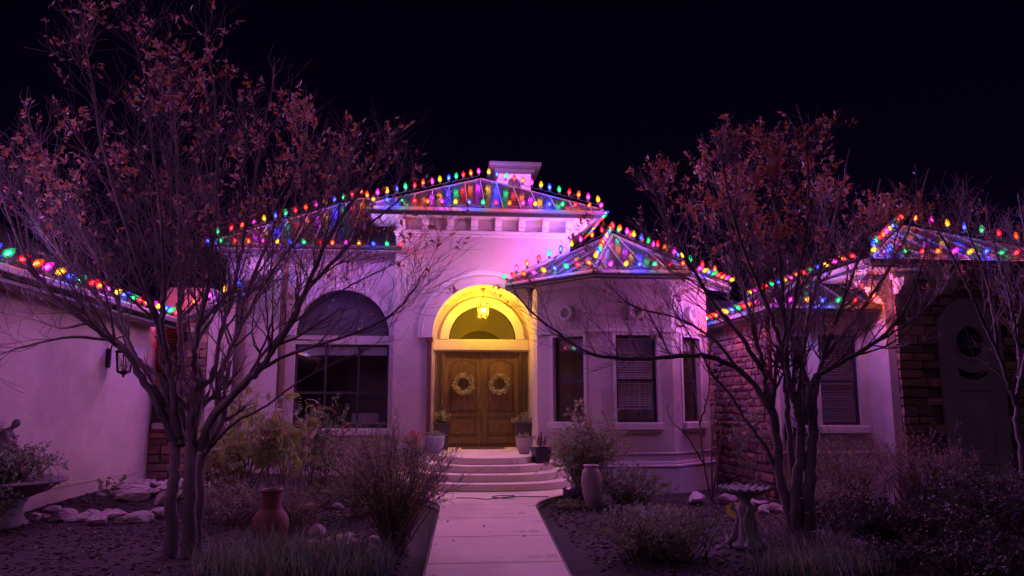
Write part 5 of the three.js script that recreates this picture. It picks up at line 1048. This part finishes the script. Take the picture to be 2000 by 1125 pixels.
// ---- wreaths on the doors
function wreath(label, x) {
  const w = thing('wreath', label, 'wreath', [x, 2.02, -18.03], 0, 'wreaths on the double door');
  const lf = [], ro = [], R0 = 0.185;
  obj('ring', new THREE.TorusGeometry(R0, 0.035, 8, 28).translate(0, 0, 0.02), M.stem, w);
  for (let k = 0; k < 420; k++) { const a = R(0, 6.28), r = R0 + gauss() * 0.042; lf.push([V(Math.cos(a) * r, Math.sin(a) * r, 0.04 + R(0, 0.03)), V(Math.cos(a + R(-1.4, 1.4)), Math.sin(a + R(-1.4, 1.4)), R(0.2, 0.9)).normalize(), R(0.05, 0.10)]); }
  for (let k = 0; k < 16; k++) { const a = k / 16 * 6.283 + R(-0.1, 0.1), r = R0 + R(-0.02, 0.03), p = V(Math.cos(a) * r, Math.sin(a) * r, 0.075); for (let j = 0; j < 9; j++) ro.push([p, randDir(0).add(V(0, 0, 0.9)).normalize(), R(0.045, 0.065)]); }
  leaves('leaves', lf, w, [[0.5, 0.5, 0.2], [0.7, 0.64, 0.3], [0.38, 0.36, 0.14], [0.75, 0.68, 0.36]], leafGeo, M.leafSolid);
  leaves('blossoms', ro, w, [[0.78, 0.70, 0.52], [0.7, 0.6, 0.4], [0.8, 0.75, 0.62]], leafGeo, M.leafSolid);
}
seed(801);
wreath('cream flower wreath on the left leaf of the double door', 0.5); wreath('cream flower wreath on the right leaf of the double door', 1.36);
{ // loose cable on the walkway
  const o = buf(), P = (x, z) => V(x, 0.008, z);
  tube(spline([P(0.25, -12.75), P(0.5, -12.72), P(0.75, -12.55), P(1.05, -12.75), P(1.25, -12.95), P(1.0, -13.0), P(0.85, -12.8), P(1.1, -12.65), P(1.3, -12.85), P(1.55, -12.8), P(1.8, -12.75)], 70), Array(71).fill(0.007), 5, o);
  const c = rawMesh('cable', bufGeo(o), M.cable); tag(c, 'thin dark cable lying loosely across the walkway below the steps', 'cable');
}
// ---- fountain with a crouching figure at the left edge
{
  const fx = -5.72, fz = -10.5, gy = groundY(fx, fz) - 0.04, f = thing('fountain', 'tiered cast stone garden fountain overgrown with roses at the left edge', 'fountain', [fx, gy, fz]);
  obj('pedestal', lathe([[0, 0], [0.36, 0], [0.36, 0.06], [0.3, 0.1], [0.26, 0.22], [0.3, 0.34], [0.36, 0.4], [0, 0.4]], 32), M.cast, f);
  obj('basin', lathe([[0, 0.38], [0.36, 0.39], [0.55, 0.46], [0.66, 0.55], [0.74, 0.57], [0.76, 0.595], [0.74, 0.615], [0.66, 0.60], [0.5, 0.52], [0, 0.48]], 48), M.cast, f);
  obj('stem', lathe([[0, 0.46], [0.16, 0.47], [0.12, 0.55], [0.11, 0.65], [0.16, 0.72], [0, 0.72]], 24), M.cast, f);
  obj('upper_basin', lathe([[0, 0.7], [0.16, 0.71], [0.32, 0.78], [0.4, 0.84], [0.42, 0.86], [0.4, 0.875], [0.34, 0.86], [0, 0.79]], 40), M.cast, f);
  obj('plinth', lathe([[0, 0.79], [0.13, 0.8], [0.11, 0.84], [0.12, 0.89], [0.14, 0.92], [0, 0.92]], 20), M.cast, f);
  // crouching figure leaning over a jar, one continuous body by marching cubes
  const J = { hip: V(-0.07, 0.1, 0), chest: V(0.02, 0.27, 0), neck: V(0.07, 0.33, 0), head: V(0.115, 0.375, 0.01) };
  const bones = [[J.hip, J.chest, 0.06, 0.062], [J.chest, J.neck, 0.05, 0.026], [J.head, J.head.clone().add(V(0.012, 0.02, 0)), 0.043, 0.046]];
  for (const s of [-1, 1]) bones.push([V(0.03, 0.3, s * 0.055), V(0.085, 0.2, s * 0.075), 0.024, 0.019], [V(0.085, 0.2, s * 0.075), V(0.125, 0.09, s * 0.035), 0.019, 0.014], [V(0.125, 0.09, s * 0.035), V(0.135, 0.06, s * 0.025), 0.015, 0.01],
    [V(-0.07, 0.09, s * 0.05), V(0.075, 0.13, s * 0.07), 0.045, 0.032], [V(0.075, 0.13, s * 0.07), V(0.02, 0.02, s * 0.06), 0.03, 0.02], [V(0.02, 0.02, s * 0.06), V(0.075, 0.012, s * 0.065), 0.018, 0.012]);
  const N = 64, mc = new MarchingCubes(N, new THREE.MeshStandardMaterial(), false, false, 60000), size = 0.26, c0 = V(0.02, 0.21, 0), q = V(), ab = V(), ap = V();
  for (let k = 0; k < N; k++) for (let j = 0; j < N; j++) for (let i = 0; i < N; i++) {
    q.set((i / N * 2 - 1) * size + c0.x, (j / N * 2 - 1) * size + c0.y, (k / N * 2 - 1) * size + c0.z); let acc = 0;
    for (const [a, b, ra, rb] of bones) { ab.subVectors(b, a); ap.subVectors(q, a); const t = clamp(ap.dot(ab) / Math.max(1e-9, ab.lengthSq()), 0, 1), d = ap.addScaledVector(ab, -t).length() - lerp(ra, rb, t); acc += Math.exp(-d * 110); }
    mc.field[i + j * N + k * N * N] = Math.log(acc + 1e-12) / 110;
  }
  mc.isolation = 0; mc.update();
  const n = mc.count, g = new THREE.BufferGeometry();
  g.setAttribute('position', new THREE.BufferAttribute(mc.positionArray.slice(0, n * 3), 3)); g.setAttribute('normal', new THREE.BufferAttribute(mc.normalArray.slice(0, n * 3), 3));
  g.scale(size, size, size).translate(c0.x, c0.y, c0.z);
  obj('figure', g.scale(1.1, 1.1, 1.1).translate(-0.02, 0.91, 0), M.cast, f);
  obj('jar', lathe([[0, 0], [0.03, 0], [0.05, 0.03], [0.045, 0.07], [0.025, 0.085], [0.035, 0.1], [0, 0.095]], 14).translate(0.14, 0.92, 0), M.cast, f);
  seed(901);
  shrub('fountain_rose', 'tangled rose growing through the basins of the fountain', 'rose', [fx + 0.12, gy + 0.6, fz + 0.15], { stems: 110, h: 0.6, spread: 0.55, base: 0.25, twigs: 9, twig: 0.14, leaves: 8, leaf: 0.04, palette: GREEN.concat(SILVER), low: 0.05, droop: 0.5, flowers: 0.015, flower: 0.045, petals: 8, flowerPalette: PINK });
  shrub('fountain_rose', 'dark rose tangle at the foot of the fountain', 'rose', [fx + 0.1, gy, fz + 0.75], { stems: 70, h: 0.75, spread: 0.4, base: 0.2, twigs: 8, twig: 0.14, leaves: 7, leaf: 0.042, palette: GREEN, low: 0.15, droop: 0.3 });
}
renderer.render(scene, camera);
